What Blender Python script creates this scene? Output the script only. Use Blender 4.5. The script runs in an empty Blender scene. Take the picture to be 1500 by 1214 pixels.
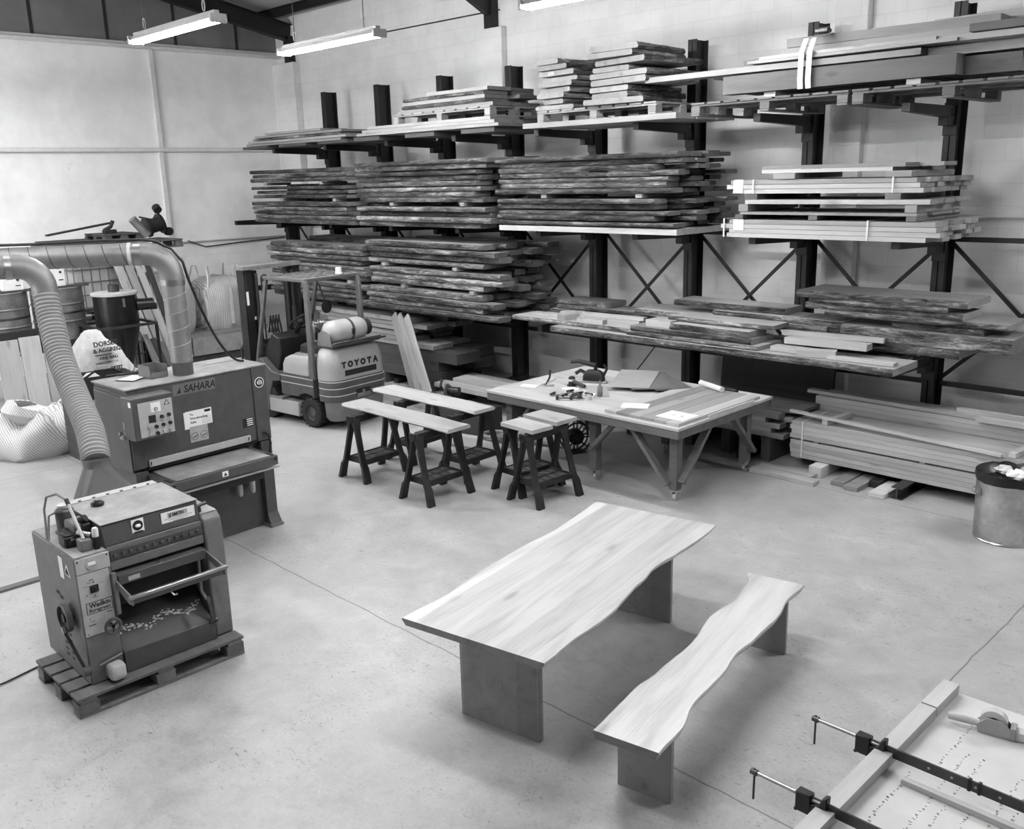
import bpy, bmesh, math, random
from mathutils import Vector, Matrix, Euler, noise
scene = bpy.context.scene
COL = scene.collection
PI = math.pi
rnd = random.Random(7)
R = math.radians

# ------------------------------------------------------------------ camera
cam_d = bpy.data.cameras.new('camera'); cam = bpy.data.objects.new('camera', cam_d); COL.objects.link(cam)
scene.camera = cam
F_PX, PITCH, ROLL, YAW, CAM_H = 1355.75, R(14.470), R(-1.4935), R(45.4306), 3.40
def cam_axes():
    cy, sy = math.cos(YAW), math.sin(YAW)
    f0, r0, u0 = Vector((-sy, cy, 0)), Vector((cy, sy, 0)), Vector((0, 0, 1))
    fw = math.cos(PITCH)*f0 - math.sin(PITCH)*u0; up = math.sin(PITCH)*f0 + math.cos(PITCH)*u0
    cr, sr = math.cos(ROLL), math.sin(ROLL)
    return cr*r0 + sr*up, -sr*r0 + cr*up, fw
_r, _u, _f = cam_axes()
cam.matrix_world = Matrix(((_r.x, _u.x, -_f.x, 0), (_r.y, _u.y, -_f.y, 0), (_r.z, _u.z, -_f.z, CAM_H), (0, 0, 0, 1)))
cam_d.sensor_fit = 'HORIZONTAL'; cam_d.sensor_width = 36; cam_d.lens = F_PX/1500*36
cam_d.clip_start = .05; cam_d.clip_end = 100

# ------------------------------------------------------------------ materials (the photograph is black and white)
MATS = {}
def lin(s): s /= 255; return s/12.92 if s <= .04045 else ((s+.055)/1.055)**2.4
def g4(v): return (v, v, v, 1)
class NT:
    def __init__(s, name):
        s.m = bpy.data.materials.new(name); s.m.use_nodes = True; s.t = s.m.node_tree
        s.b = s.t.nodes['Principled BSDF']; MATS[name] = s.m
    def n(s, typ, **kw):
        nd = s.t.nodes.new('ShaderNode'+typ)
        for k, v in kw.items():
            if k[0] == '_': setattr(nd, k[1:], v)
            else: nd.inputs[k.replace('__', ' ')].default_value = v
        return nd
    def l(s, a, b): s.t.links.new(a, b)
    def math(s, op, a, b=None, c=None):
        nd = s.t.nodes.new('ShaderNodeMath'); nd.operation = op
        for i, v in enumerate((a, b, c)):
            if v is None: continue
            if isinstance(v, (int, float)): nd.inputs[i].default_value = v
            else: s.l(v, nd.inputs[i])
        return nd.outputs[0]
    def ramp(s, fac, stops):
        nd = s.t.nodes.new('ShaderNodeValToRGB'); cr = nd.color_ramp
        while len(cr.elements) < len(stops): cr.elements.new(.5)
        for e, (p, v) in zip(cr.elements, stops): e.position = p; e.color = g4(v)
        s.l(fac, nd.inputs['Fac']); return nd.outputs['Color']
    def mix(s, fac, a, b, typ='MIX'):
        nd = s.t.nodes.new('ShaderNodeMix'); nd.data_type = 'RGBA'; nd.blend_type = typ
        for k, v in ((0, fac), (6, a), (7, b)):
            if isinstance(v, (int, float)): nd.inputs[k].default_value = v if k == 0 else g4(v)
            else: s.l(v, nd.inputs[k])
        return nd.outputs[2]
    def coords(s, kind='Object', scale=(1, 1, 1), shift=None):
        tc = s.n('TexCoord'); mp = s.n('Mapping', Scale=scale); s.l(tc.outputs[kind], mp.inputs['Vector'])
        if shift is not None: s.l(shift, mp.inputs['Location'])
        return mp.outputs['Vector']
    def bump(s, h, strength=.3, dist=.01):
        b = s.n('Bump', Strength=strength, Distance=dist); s.l(h, b.inputs['Height']); s.l(b.outputs['Normal'], s.b.inputs['Normal'])
    def base(s, c): s.l(c, s.b.inputs['Base Color'])
    def set(s, rough=.5, metal=0, spec=.5):
        s.b.inputs['Roughness'].default_value = rough; s.b.inputs['Metallic'].default_value = metal
        s.b.inputs['Specular IOR Level'].default_value = spec; return s

def plain(name, v, rough=.5, metal=0, var=.12, nscale=8, spec=.4, bump=0):
    """painted or moulded surface with faint wear"""
    t = NT(name).set(rough, metal, spec)
    no = t.n('TexNoise', Scale=nscale, Detail=5, Roughness=.65); t.l(t.coords(), no.inputs['Vector'])
    t.base(t.ramp(no.outputs['Fac'], [(.3, v*(1-var)), (.55, v), (.75, min(1, v*(1+var)))]))
    if bump: t.bump(no.outputs['Fac'], bump)
    return t.m
def wood(name, v, contrast=.25, rough=.55, fine=60, staves=0, tint=.18, spec=.3, knots=True):
    """grain runs along local X; staves > 0 gives glued boards of that width across local Y"""
    t = NT(name).set(rough, 0, spec)
    oi = t.n('ObjectInfo'); sh = t.n('CombineXYZ')
    for k in 'XYZ': t.l(t.math('MULTIPLY', oi.outputs['Random'], 37.0+ord(k)), sh.inputs[k])
    shift = sh.outputs[0]
    big = t.n('TexNoise', Scale=1, Detail=4, Distortion=.6); t.l(t.coords('Object', (.9, 7, 7), shift), big.inputs['Vector'])
    fin = t.n('TexNoise', Scale=1, Detail=6, Roughness=.7); t.l(t.coords('Object', (3, fine, fine), shift), fin.inputs['Vector'])
    f = t.math('ADD', t.math('MULTIPLY', big.outputs['Fac'], .65), t.math('MULTIPLY', fin.outputs['Fac'], .35))
    c = t.ramp(f, [(.28, v*(1-contrast)), (.5, v), (.72, min(.95, v*(1+contrast*.55)))])
    if staves:
        sx = t.n('SeparateXYZ'); t.l(t.coords(), sx.inputs[0])
        st = t.math('DIVIDE', sx.outputs['Y'], staves); fl = t.math('FLOOR', st)
        hv = t.math('FRACT', t.math('ABSOLUTE', t.math('MULTIPLY', t.math('SINE', t.math('MULTIPLY', t.math('ADD', fl, 5.3), 12.9898)), 437.5453)))
        c = t.mix(1, c, t.ramp(hv, [(0, .74), (.35, .86), (.7, .98), (1, 1.04)]), 'MULTIPLY')
        fr = t.math('FRACT', st); edge = t.math('LESS_THAN', fr, .006/staves*.5)
        c = t.mix(t.math('MULTIPLY', edge, .25), c, .08)
    if knots:
        vo = t.n('TexVoronoi', Scale=1, Randomness=1); t.l(t.coords('Object', (1.6, 4.5, 4.5), shift), vo.inputs['Vector'])
        kn = t.ramp(vo.outputs['Distance'], [(.0, 1), (.07, .8), (.17, 0)])
        c = t.mix(t.math('MULTIPLY', kn, .55), c, v*.32)
    if tint:
        c = t.mix(1, c, t.ramp(oi.outputs['Random'], [(0, 1-tint), (1, 1+tint*.5)]), 'MULTIPLY')
    t.base(c); t.bump(fin.outputs['Fac'], .12, .004)
    return t.m
def bark(name, v):
    t = NT(name).set(.9, 0, .15)
    oi = t.n('ObjectInfo'); sh = t.n('CombineXYZ')
    for k in 'XYZ': t.l(t.math('MULTIPLY', oi.outputs['Random'], 21.0+ord(k)), sh.inputs[k])
    a = t.n('TexNoise', Scale=1, Detail=8, Roughness=.75, Distortion=1.2); t.l(t.coords('Object', (5, 16, 26), sh.outputs[0]), a.inputs['Vector'])
    b = t.n('TexNoise', Scale=1, Detail=3); t.l(t.coords('Object', (1.6, 3, 9), sh.outputs[0]), b.inputs['Vector'])
    f = t.math('ADD', t.math('MULTIPLY', a.outputs['Fac'], .6), t.math('MULTIPLY', b.outputs['Fac'], .4))
    c = t.ramp(f, [(.38, v*.12), (.46, v*.55), (.54, v*1.3), (.62, v*3.2)])
    c = t.mix(1, c, t.ramp(oi.outputs['Random'], [(0, .7), (1, 1.35)]), 'MULTIPLY')
    t.base(c); t.bump(a.outputs['Fac'], 1.0, .035)
    return t.m
def metal(name, v, rough=.35, var=.2, nscale=6, m=1):
    t = NT(name).set(rough, m, .5)
    no = t.n('TexNoise', Scale=nscale, Detail=6, Roughness=.7); t.l(t.coords(), no.inputs['Vector'])
    t.base(t.ramp(no.outputs['Fac'], [(.3, v*(1-var)), (.7, v*(1+var*.5))]))
    rr = t.n('MapRange'); rr.inputs['To Min'].default_value = rough*.7; rr.inputs['To Max'].default_value = min(1, rough*1.4)
    t.l(no.outputs['Fac'], rr.inputs['Value']); t.l(rr.outputs['Result'], t.b.inputs['Roughness'])
    return t.m
def galvanised():
    t = NT('galvanised').set(.32, 1)
    vo = t.n('TexVoronoi', Scale=28); t.l(t.coords(), vo.inputs['Vector'])
    no = t.n('TexNoise', Scale=5, Detail=5); t.l(t.coords(), no.inputs['Vector'])
    c = t.ramp(no.outputs['Fac'], [(.3, .36), (.7, .6)])
    t.base(t.mix(.25, c, t.ramp(vo.outputs['Color'], [(0, .3), (1, .75)])))
    return t.m
def striped(name, v0, v1, axis='X', scale=40, rough=.6):
    t = NT(name).set(rough, 0, .35)
    w = t.n('TexWave', Scale=scale, Distortion=.8, Detail=2, _bands_direction=axis, **{'Detail__Scale': .6}); t.l(t.coords(), w.inputs['Vector'])
    no = t.n('TexNoise', Scale=4, Detail=5); t.l(t.coords(), no.inputs['Vector'])
    t.base(t.mix(1, t.ramp(w.outputs['Fac'], [(.25, v0), (.5, v1)]), t.ramp(no.outputs['Fac'], [(.3, .85), (.7, 1)]), 'MULTIPLY'))
    t.bump(no.outputs['Fac'], .5, .05)
    return t.m
def emitter(name, strength):
    m = bpy.data.materials.new(name); m.use_nodes = True; nt = m.node_tree; nt.nodes.clear()
    o = nt.nodes.new('ShaderNodeOutputMaterial'); e = nt.nodes.new('ShaderNodeEmission'); e.inputs['Strength'].default_value = strength
    nt.links.new(e.outputs[0], o.inputs[0]); MATS[name] = m; return m

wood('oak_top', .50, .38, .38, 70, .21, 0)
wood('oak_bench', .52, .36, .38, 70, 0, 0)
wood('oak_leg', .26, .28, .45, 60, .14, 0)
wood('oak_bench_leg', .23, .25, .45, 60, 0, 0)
wood('sawn', .27, .28, .65, 60, 0, .25)
wood('sawn_light', .40, .3, .6, 60, 0, .15)
wood('sawn_grey', .14, .35, .75, 50, 0, .3)
wood('beam_dark', .06, .3, .75, 50, 0, .25)
wood('dark_timber', .07, .35, .8, 40, 0, .2)
wood('end_grain', .17, .35, .8, 30, 0, .3, knots=False)
wood('pallet_wood', .15, .4, .8, 45, 0, .25)
wood('bench_wood', .125, .35, .7, 50, 0, .12)
wood('bench_top', .52, .25, .6, 40, .3, 0)
wood('batten', .5, .25, .65, 60, 0, .05)
bark('bark', .085); bark('bark_light', .15)
plain('machine_dark', .068, .42, var=.18); plain('machine_mid', .14, .45, var=.2); plain('machine_inner', .022, .6)
plain('machine_top', .26, .6, var=.35, nscale=5)
plain('panel_grey', .42, .45, var=.1, nscale=14); plain('white_paint', .78, .45, var=.06)
plain('black_steel', .012, .5, var=.5, nscale=4); plain('black_plastic', .012, .45, var=.3); plain('black_matt', .008, .8)
plain('grey_plastic', .16, .5); plain('rubber', .016, .75, var=.4, nscale=20)
plain('truck_light', .33, .3, var=.12, nscale=3); plain('truck_dark', .07, .4, var=.2, nscale=4); plain('truck_guard', .10, .45, var=.2)
plain('truck_mid', .16, .45, var=.25, nscale=4); plain('stripe', .45, .4)
plain('gas_white', .40, .35, var=.12); plain('paper', .82, .7, var=.04); plain('card', .33, .85, var=.08); plain('label_grey', .38, .6)
plain('ink', .015, .7); plain('drum_paint', .15, .5, var=.5, nscale=5); plain('cyclone_black', .01, .28, var=.5)
plain('tank_white', .45, .4); plain('hose_grey', .30, .5, var=.1); plain('hood_grey', .08, .5, var=.15, nscale=3)
plain('bag_white', .52, .75, var=.25, nscale=7, bump=.8); plain('bag_black', .012, .35, var=.4, bump=.4); plain('canvas_black', .02, .85)
plain('strap_white', .6, .6); plain('cable_black', .012, .5); plain('lamp_white', .35, .4); plain('trestle', .014, .42, var=.4, nscale=10); plain('tray', .07, .55, var=.4, nscale=14)
plain('tape_clear', .55, .25); plain('ply_white', .62, .55, var=.1, nscale=3)
metal('steel', .42, .35); metal('chrome', .7, .15); metal('steel_dark', .10, .45); metal('duct_steel', .30, .5, .3, 4, .75); metal('cage_steel', .25, .5)
galvanised()
striped('bulk_woven', .34, .62, 'Y', 9.5); striped('bulk_woven_diagonal', .36, .66, 'DIAGONAL', 14)
emitter('tube_light', 190)

# ------------------------------------------------------------------ mesh builder
class MB:
    def __init__(s): s.v = []; s.f = []; s.m = []
    def add(s, vs, fs, mi=0, M=None):
        o = len(s.v); s.v += [tuple(M @ Vector(p)) if M else tuple(p) for p in vs]
        for f in fs: s.f.append([o+i for i in f]); s.m.append(mi)
        return s
    def bx(s, x0, x1, y0, y1, z0, z1, mi=0, M=None):
        vs = [(x, y, z) for z in (z0, z1) for y in (y0, y1) for x in (x0, x1)]
        return s.add(vs, [(0, 2, 3, 1), (4, 5, 7, 6), (0, 1, 5, 4), (2, 6, 7, 3), (0, 4, 6, 2), (1, 3, 7, 5)], mi, M)
    def bar(s, a, b, w, h, mi=0, up=(0, 0, 1)):
        """box of section w x h from a to b"""
        a, b = Vector(a), Vector(b); d = (b-a); L = d.length; d.normalize(); u = Vector(up)
        if abs(d.dot(u)) > .98: u = Vector((0, 1, 0))
        sd = d.cross(u).normalized(); u = sd.cross(d)
        M = Matrix(((d.x, sd.x, u.x, a.x), (d.y, sd.y, u.y, a.y), (d.z, sd.z, u.z, a.z), (0, 0, 0, 1)))
        return s.bx(0, L, -w/2, w/2, -h/2, h/2, mi, M)
    def cyl(s, a, b, r, r2=None, n=20, mi=0, cap=True):
        return s.tube([a, b], [r, r if r2 is None else r2], n, mi, cap)
    def tube(s, pts, r, n=10, mi=0, cap=True, closed=False):
        pts = [Vector(p) for p in pts]; k = len(pts); rs = r if isinstance(r, (list, tuple)) else [r]*k
        tan = []
        for i in range(k):
            a = pts[(i-1) % k] if closed or i > 0 else pts[i]; b = pts[(i+1) % k] if closed or i < k-1 else pts[i]
            tan.append((b-a).normalized())
        u = Vector((0, 0, 1))
        if abs(tan[0].dot(u)) > .9: u = Vector((1, 0, 0))
        u = (u - tan[0]*u.dot(tan[0])).normalized(); vs = []
        for i in range(k):
            u = (u - tan[i]*u.dot(tan[i])).normalized(); w = tan[i].cross(u)
            for j in range(n):
                an = 2*PI*j/n; vs.append(pts[i] + (u*math.cos(an)+w*math.sin(an))*rs[i])
        fs = []
        for i in range(k if closed else k-1):
            for j in range(n):
                i2 = (i+1) % k; fs.append((i*n+j, i2*n+j, i2*n+(j+1) % n, i*n+(j+1) % n))
        if cap and not closed: fs += [tuple(range(n-1, -1, -1)), tuple((k-1)*n+j for j in range(n))]
        return s.add(vs, fs, mi)
    def lathe(s, prof, c=(0, 0, 0), n=24, mi=0, M=None):
        vs = []; fs = []; k = len(prof)
        for (r, z) in prof:
            for j in range(n): vs.append((c[0]+r*math.cos(2*PI*j/n), c[1]+r*math.sin(2*PI*j/n), c[2]+z))
        for i in range(k-1):
            for j in range(n): fs.append((i*n+j, i*n+(j+1) % n, (i+1)*n+(j+1) % n, (i+1)*n+j))
        if prof[0][0] > 1e-6: fs.append(tuple(range(n-1, -1, -1)))
        if prof[-1][0] > 1e-6: fs.append(tuple((k-1)*n+j for j in range(n)))
        return s.add(vs, fs, mi, M)
    def loft(s, secs, mi=0, cap=True, M=None):
        """secs: list of equal-length closed 3D polygons"""
        n = len(secs[0]); vs = [p for sc in secs for p in sc]; fs = []
        for i in range(len(secs)-1):
            for j in range(n): fs.append((i*n+j, i*n+(j+1) % n, (i+1)*n+(j+1) % n, (i+1)*n+j))
        if cap: fs += [tuple(range(n-1, -1, -1)), tuple((len(secs)-1)*n+j for j in range(n))]
        return s.add(vs, fs, mi, M)
    def prism(s, poly, a0, a1, axis='y', mi=0, M=None):
        """poly in the two other axes, extruded along axis"""
        def p3(p, a): return {'x': (a, p[0], p[1]), 'y': (p[0], a, p[1]), 'z': (p[0], p[1], a)}[axis]
        return s.loft([[p3(p, a0) for p in poly], [p3(p, a1) for p in poly]], mi, True, M)
    def build(s, name, mats, parent=None, bevel=0, smooth=True, seg=1, loc=None, rot=None):
        me = bpy.data.meshes.new(name); me.from_pydata(s.v, [], s.f)
        if isinstance(mats, str): mats = [mats]
        for m in mats: me.materials.append(MATS[m])
        me.polygons.foreach_set('material_index', s.m)
        bm = bmesh.new(); bm.from_mesh(me); bmesh.ops.recalc_face_normals(bm, faces=bm.faces); bm.to_mesh(me); bm.free()
        if smooth: me.shade_smooth(); me.set_sharp_from_angle(angle=R(38))
        o = bpy.data.objects.new(name, me); COL.objects.link(o)
        if parent: o.parent = parent
        if loc: o.location = loc
        if rot: o.rotation_euler = rot
        if bevel:
            md = o.modifiers.new('bevel', 'BEVEL'); md.width = bevel; md.segments = seg; md.limit_method = 'ANGLE'; md.angle_limit = R(40); md.harden_normals = False
        return o
def tag(o, label, cat, group=None, kind=None):
    o['label'] = label; o['category'] = cat
    if group: o['group'] = group
    if kind: o['kind'] = kind
    return o
def thing(name, label, cat, loc=(0, 0, 0), rz=0, group=None):
    o = bpy.data.objects.new(name, None); o.empty_display_size = .1; COL.objects.link(o)
    o.location = loc; o.rotation_euler = (0, 0, rz); return tag(o, label, cat, group)
def structure(o): o['kind'] = 'structure'; return o
def copy_tree(o, parent=None):
    c = o.copy(); COL.objects.link(c)
    if parent: c.parent = parent
    for ch in list(o.children): copy_tree(ch, c)
    return c
def box(name, x0, x1, y0, y1, z0, z1, mat, parent=None, bevel=.003):
    return MB().bx(x0, x1, y0, y1, z0, z1).build(name, mat, parent, bevel)
def rrect(x0, x1, y0, y1, r, n=5):
    pts = []
    for cx, cy, a0 in ((x1-r, y1-r, 0), (x0+r, y1-r, PI/2), (x0+r, y0+r, PI), (x1-r, y0+r, 1.5*PI)):
        for i in range(n+1): a = a0+PI/2*i/n; pts.append((cx+r*math.cos(a), cy+r*math.sin(a)))
    return pts
FONT = bpy.data.curves.new('font_probe', 'FONT').font
def lettering(text, size, mat, parent, loc, rot, name='lettering', depth=.0012, shear=0, bold=0, align='LEFT', sx=1):
    cu = bpy.data.curves.new(name, 'FONT'); cu.body = text; cu.size = size; cu.extrude = depth; cu.shear = shear; cu.offset = bold; cu.align_x = align; cu.resolution_u = 2
    tmp = bpy.data.objects.new(name, cu); COL.objects.link(tmp)
    dg = bpy.context.evaluated_depsgraph_get(); me = bpy.data.meshes.new_from_object(tmp.evaluated_get(dg))
    bpy.data.objects.remove(tmp); bpy.data.curves.remove(cu)
    me.name = name; me.materials.clear(); me.materials.append(MATS[mat])
    o = bpy.data.objects.new(name, me); COL.objects.link(o); o.parent = parent; o.location = loc; o.rotation_euler = rot; o.scale = (sx, 1, 1)
    return o
ORD = 'first second third fourth fifth sixth seventh eighth ninth tenth eleventh twelfth thirteenth fourteenth fifteenth sixteenth'.split()
ROT_PX = (PI/2, 0, PI/2)      # text on a face that looks along +X
ROT_NY = (PI/2, 0, 0)         # text on a face that looks along -Y

# ------------------------------------------------------------------ boards
def board_mesh(L, W, T, waney=True, seed=0, warp=.004, mats=('sawn', 'bark', 'end_grain'), n=None, wob=.03):
    """a sawn board, length along X from 0, front edge at y = 0 (towards -Y), underside at z = 0"""
    n = n or max(6, int(L/.12)); rg = random.Random(seed); s1, s2 = rg.uniform(0, 90), rg.uniform(0, 90)
    mb = MB(); secs = []
    for i in range(n+1):
        x = L*i/n
        if waney:
            e0 = (noise.noise((x*.9, s1, 0))*wob + noise.noise((x*5, s1, 3))*wob*.35)
            e1 = W + (noise.noise((x*.9, s2, 0))*wob + noise.noise((x*5, s2, 3))*wob*.35)
            b0 = .010+.010*noise.noise((x*6, s1, 9)); t0 = .006 + abs(noise.noise((x*2, s1, 7)))*.03
            t1 = .006 + abs(noise.noise((x*2, s2, 7)))*.03
            z0, z1 = T*(.45+.25*noise.noise((x*4, s1, 5))), T*.5
        else: e0, e1, b0, t0, t1, z0, z1 = 0, W, 0, 0, 0, T*.5, T*.5
        dz = warp*noise.noise((x*.5, s1, 11))
        secs.append([(x, e0+b0, dz), (x, e1-b0, dz), (x, e1+(.006 if waney else 0), z1+dz), (x, e1-t1, T+dz), (x, (e0+e1)/2, T+dz), (x, e0+t0, T+dz), (x, e0-(.006 if waney else 0), z0+dz)])
    k = 7; vs = [p for sc in secs for p in sc]; fs = []; mi = []
    for i in range(n):
        for j in range(k):
            fs.append((i*k+j, i*k+(j+1) % k, (i+1)*k+(j+1) % k, (i+1)*k+j)); mi.append(1 if waney and j in (1, 2, 5, 6) else 0)
    fs += [tuple(range(k-1, -1, -1)), tuple(n*k+j for j in range(k))]; mi += [2, 2]
    mb.v = vs; mb.f = [list(f) for f in fs]; mb.m = mi
    return mb, mats
BN = [0]
def board(label, cat, loc, L, W, T, waney=True, rz=0, tilt=(0, 0), group=None, name=None, mats=None, wob=.03, warp=.004):
    BN[0] += 1
    mats = mats or (('sawn', 'bark', 'end_grain') if waney else ('sawn', 'sawn', 'sawn'))
    mb, ms = board_mesh(L, W, T, waney, BN[0]*13.7, warp, mats, wob=wob)
    o = mb.build(name or ('waney_board' if waney else 'sawn_board'), list(ms), None, 0, True)
    o.location = loc; o.rotation_euler = (tilt[0], tilt[1], rz)
    return tag(o, label, cat, group)
# ------------------------------------------------------------------ room
XL, YW = -18.45, 11.40            # inner faces of the left (gable) wall and of the rack wall
XR, YF = 4.0, -7.0
def floor_material():
    t = NT('concrete').set(.42, 0, .45)
    P = t.coords()
    big = t.n('TexNoise', Scale=.45, Detail=4, Roughness=.6); t.l(P, big.inputs['Vector'])
    mid = t.n('TexNoise', Scale=3.2, Detail=8, Roughness=.72, Distortion=.4); t.l(P, mid.inputs['Vector'])
    fin = t.n('TexNoise', Scale=45, Detail=4, Roughness=.7); t.l(P, fin.inputs['Vector'])
    f = t.math('ADD', t.math('MULTIPLY', big.outputs['Fac'], .45), t.math('ADD', t.math('MULTIPLY', mid.outputs['Fac'], .4), t.math('MULTIPLY', fin.outputs['Fac'], .15)))
    c = t.ramp(f, [(.34, .20), (.45, .31), (.56, .39), (.68, .50)])
    # dark scuffs and spots
    sc = t.n('TexNoise', Scale=11, Detail=9, Roughness=.8, Distortion=2.2); t.l(t.coords('Object', (1, 2.3, 1)), sc.inputs['Vector'])
    zone = t.n('TexNoise', Scale=.9, Detail=2); t.l(P, zone.inputs['Vector'])
    spots = t.math('MULTIPLY', t.ramp(sc.outputs['Fac'], [(.575, 0), (.62, 1)]), t.ramp(zone.outputs['Fac'], [(.40, 0), (.55, 1)]))
    c = t.mix(t.math('MULTIPLY', spots, .78), c, .06)
    sc2 = t.n('TexNoise', Scale=19, Detail=6, Roughness=.75, Distortion=3); t.l(t.coords('Object', (1.8, 1, 1)), sc2.inputs['Vector'])
    c = t.mix(t.math('MULTIPLY', t.ramp(sc2.outputs['Fac'], [(.62, 0), (.66, 1)]), .5), c, .09)
    # pale scratches
    sw = t.n('TexNoise', Scale=2.4, Detail=9, Roughness=.85, Distortion=4); t.l(t.coords('Object', (.7, 1.6, 1)), sw.inputs['Vector'])
    c = t.mix(t.math('MULTIPLY', t.ramp(sw.outputs['Fac'], [(.60, 0), (.68, 1)]), .38), c, .6)
    # saw-cut joints, slightly wandering
    sx = t.n('SeparateXYZ'); t.l(P, sx.inputs[0])
    wob = t.n('TexNoise', Scale=3.0, Detail=4); t.l(P, wob.inputs['Vector'])
    wv = t.math('MULTIPLY', t.math('SUBTRACT', wob.outputs['Fac'], .5), .05)
    for axis, at in (('Y', 3.975), ('Y', -1.2), ('Y', 9.15), ('X', -11.9), ('X', -1.95)):
        d = t.math('ABSOLUTE', t.math('ADD', t.math('SUBTRACT', sx.outputs[axis], at), wv))
        line = t.math('LESS_THAN', d, .006)
        c = t.mix(t.math('MULTIPLY', line, .6), c, .05)
    t.base(c)
    rr = t.ramp(mid.outputs['Fac'], [(.3, .30), (.7, .52)]); t.l(rr, t.b.inputs['Roughness'])
    t.bump(mid.outputs['Fac'], .06, .01)
def block_material(name, v, swz, top=None):
    """painted blockwork; swz picks the axis that runs along the wall; above TOP the wall is smooth board"""
    t = NT(name).set(.55, 0, .3)
    sx = t.n('SeparateXYZ'); t.l(t.coords(), sx.inputs[0])
    cb = t.n('CombineXYZ'); t.l(sx.outputs[swz], cb.inputs['X']); t.l(sx.outputs['Z'], cb.inputs['Y'])
    br = t.n('TexBrick', Scale=1, Mortar__Size=.005, Mortar__Smooth=.3, Brick__Width=.49, Row__Height=.244, Color1=g4(1), Color2=g4(.97), Mortar=g4(.88)); br.offset = .5
    t.l(cb.outputs[0], br.inputs['Vector'])
    no = t.n('TexNoise', Scale=1.3, Detail=6, Roughness=.65); t.l(t.coords(), no.inputs['Vector'])
    sp = t.n('TexNoise', Scale=5.5, Detail=5, Roughness=.6, Distortion=1.5); t.l(t.coords(), sp.inputs['Vector'])
    c = t.ramp(no.outputs['Fac'], [(.3, v*.86), (.6, v), (.75, min(.9, v*1.05))])
    c = t.mix(t.math('MULTIPLY', t.ramp(sp.outputs['Fac'], [(.71, 0), (.75, 1)]), .35), c, .2)
    bc = br.outputs['Color']
    h = t.math('SUBTRACT', 1.0, br.outputs['Fac'])
    if top is not None:
        m = t.math('GREATER_THAN', sx.outputs['Z'], top); bc = t.mix(m, bc, 1.0); h = t.math('MAXIMUM', h, m)
    t.base(t.mix(1, c, bc, 'MULTIPLY'))
    fine = t.n('TexNoise', Scale=60, Detail=3); t.l(t.coords(), fine.inputs['Vector'])
    t.bump(t.math('ADD', h, t.math('MULTIPLY', fine.outputs['Fac'], .25)), .22, .008)
floor_material(); block_material('block_back', .80, 'X'); block_material('block_left', .90, 'Y', 2.25)
plain('wall_plain', .16, .6, var=.06, nscale=1.5); plain('gable_sheet', .21, .5, var=.2, nscale=1.2); plain('roof_sheet', .40, .6, var=.1, nscale=2)
plain('rail_white', .70, .45, var=.08); plain('gable_gap', .03, .7)

structure(box('floor', XL-.2, XR, YF, YW+.2, -.2, 0, 'concrete', None, 0))
structure(box('wall_back', XL-.2, XR, YW, YW+.2, 0, 6.9, 'block_back', None, 0))
wl = structure(box('wall_left', XL-.2, XL, YF, YW, 0, 6.03, 'block_left', None, 0))
structure(box('wall_right', XR, XR+.2, YF, YW, 0, 9, 'wall_plain', None, 0))
structure(box('wall_front', XL-.2, XR, YF-.2, YF, 0, 9, 'wall_plain', None, 0))
# gable above the top rail: dark sheets with open joints
gx = XL-.02
g = structure(MB().prism([(YF, 6.03), (YW, 6.03), (YW, 6.75), (2.0, 8.9), (YF, 6.9)], gx-.05, gx, 'x').build('wall_left_gable', 'gable_sheet', None, 0))
for i, y in enumerate((-1.6, -.25, 1.1, 2.43, 3.78, 5.12, 6.46, 7.80, 9.14, 10.47)):
    structure(box('trim_%d' % (i+1), gx, gx+.012, y-.028, y+.028, 6.05, 6.5+(YW-y)*.2, 'gable_gap', None, 0))
r1 = structure(MB().bx(XL, XL+.07, YF, YW, 5.985, 6.05).bx(XL, XL+.16, YF, YW, 5.93, 5.985).build('trim_11', 'rail_white', None, .004))
r2 = structure(MB().bx(XL, XL+.09, YF, YW, 4.03, 4.11).build('trim_12', 'rail_white', None, .006))
r3 = structure(MB().bx(XL, XL+.06, 8.50, 8.60, 2.26, 4.03).bx(XL, XL+.06, 8.52, 8.62, 4.11, 5.93).build('trim_13', 'rail_white', None, .01))
structure(box('trim_14', XL, XL+.05, YF, YW, 2.235, 2.262, 'rail_white', None, .005))
structure(MB().bx(XL, XL+.012, 4.9, 4.915, 2.3, 5.9).build('trim_15', 'wall_plain', None, 0))
# piers on the rack wall
structure(box('column_1', XL, -17.62, YW-.16, YW, 0, 5.80, 'block_back', None, .01))
structure(box('column_2', -11.95, -11.47, YW-.12, YW, 0, 5.75, 'block_back', None, .01))
structure(box('column_3', -5.72, -5.30, YW-.12, YW, 0, 5.75, 'block_back', None, .01))
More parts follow.
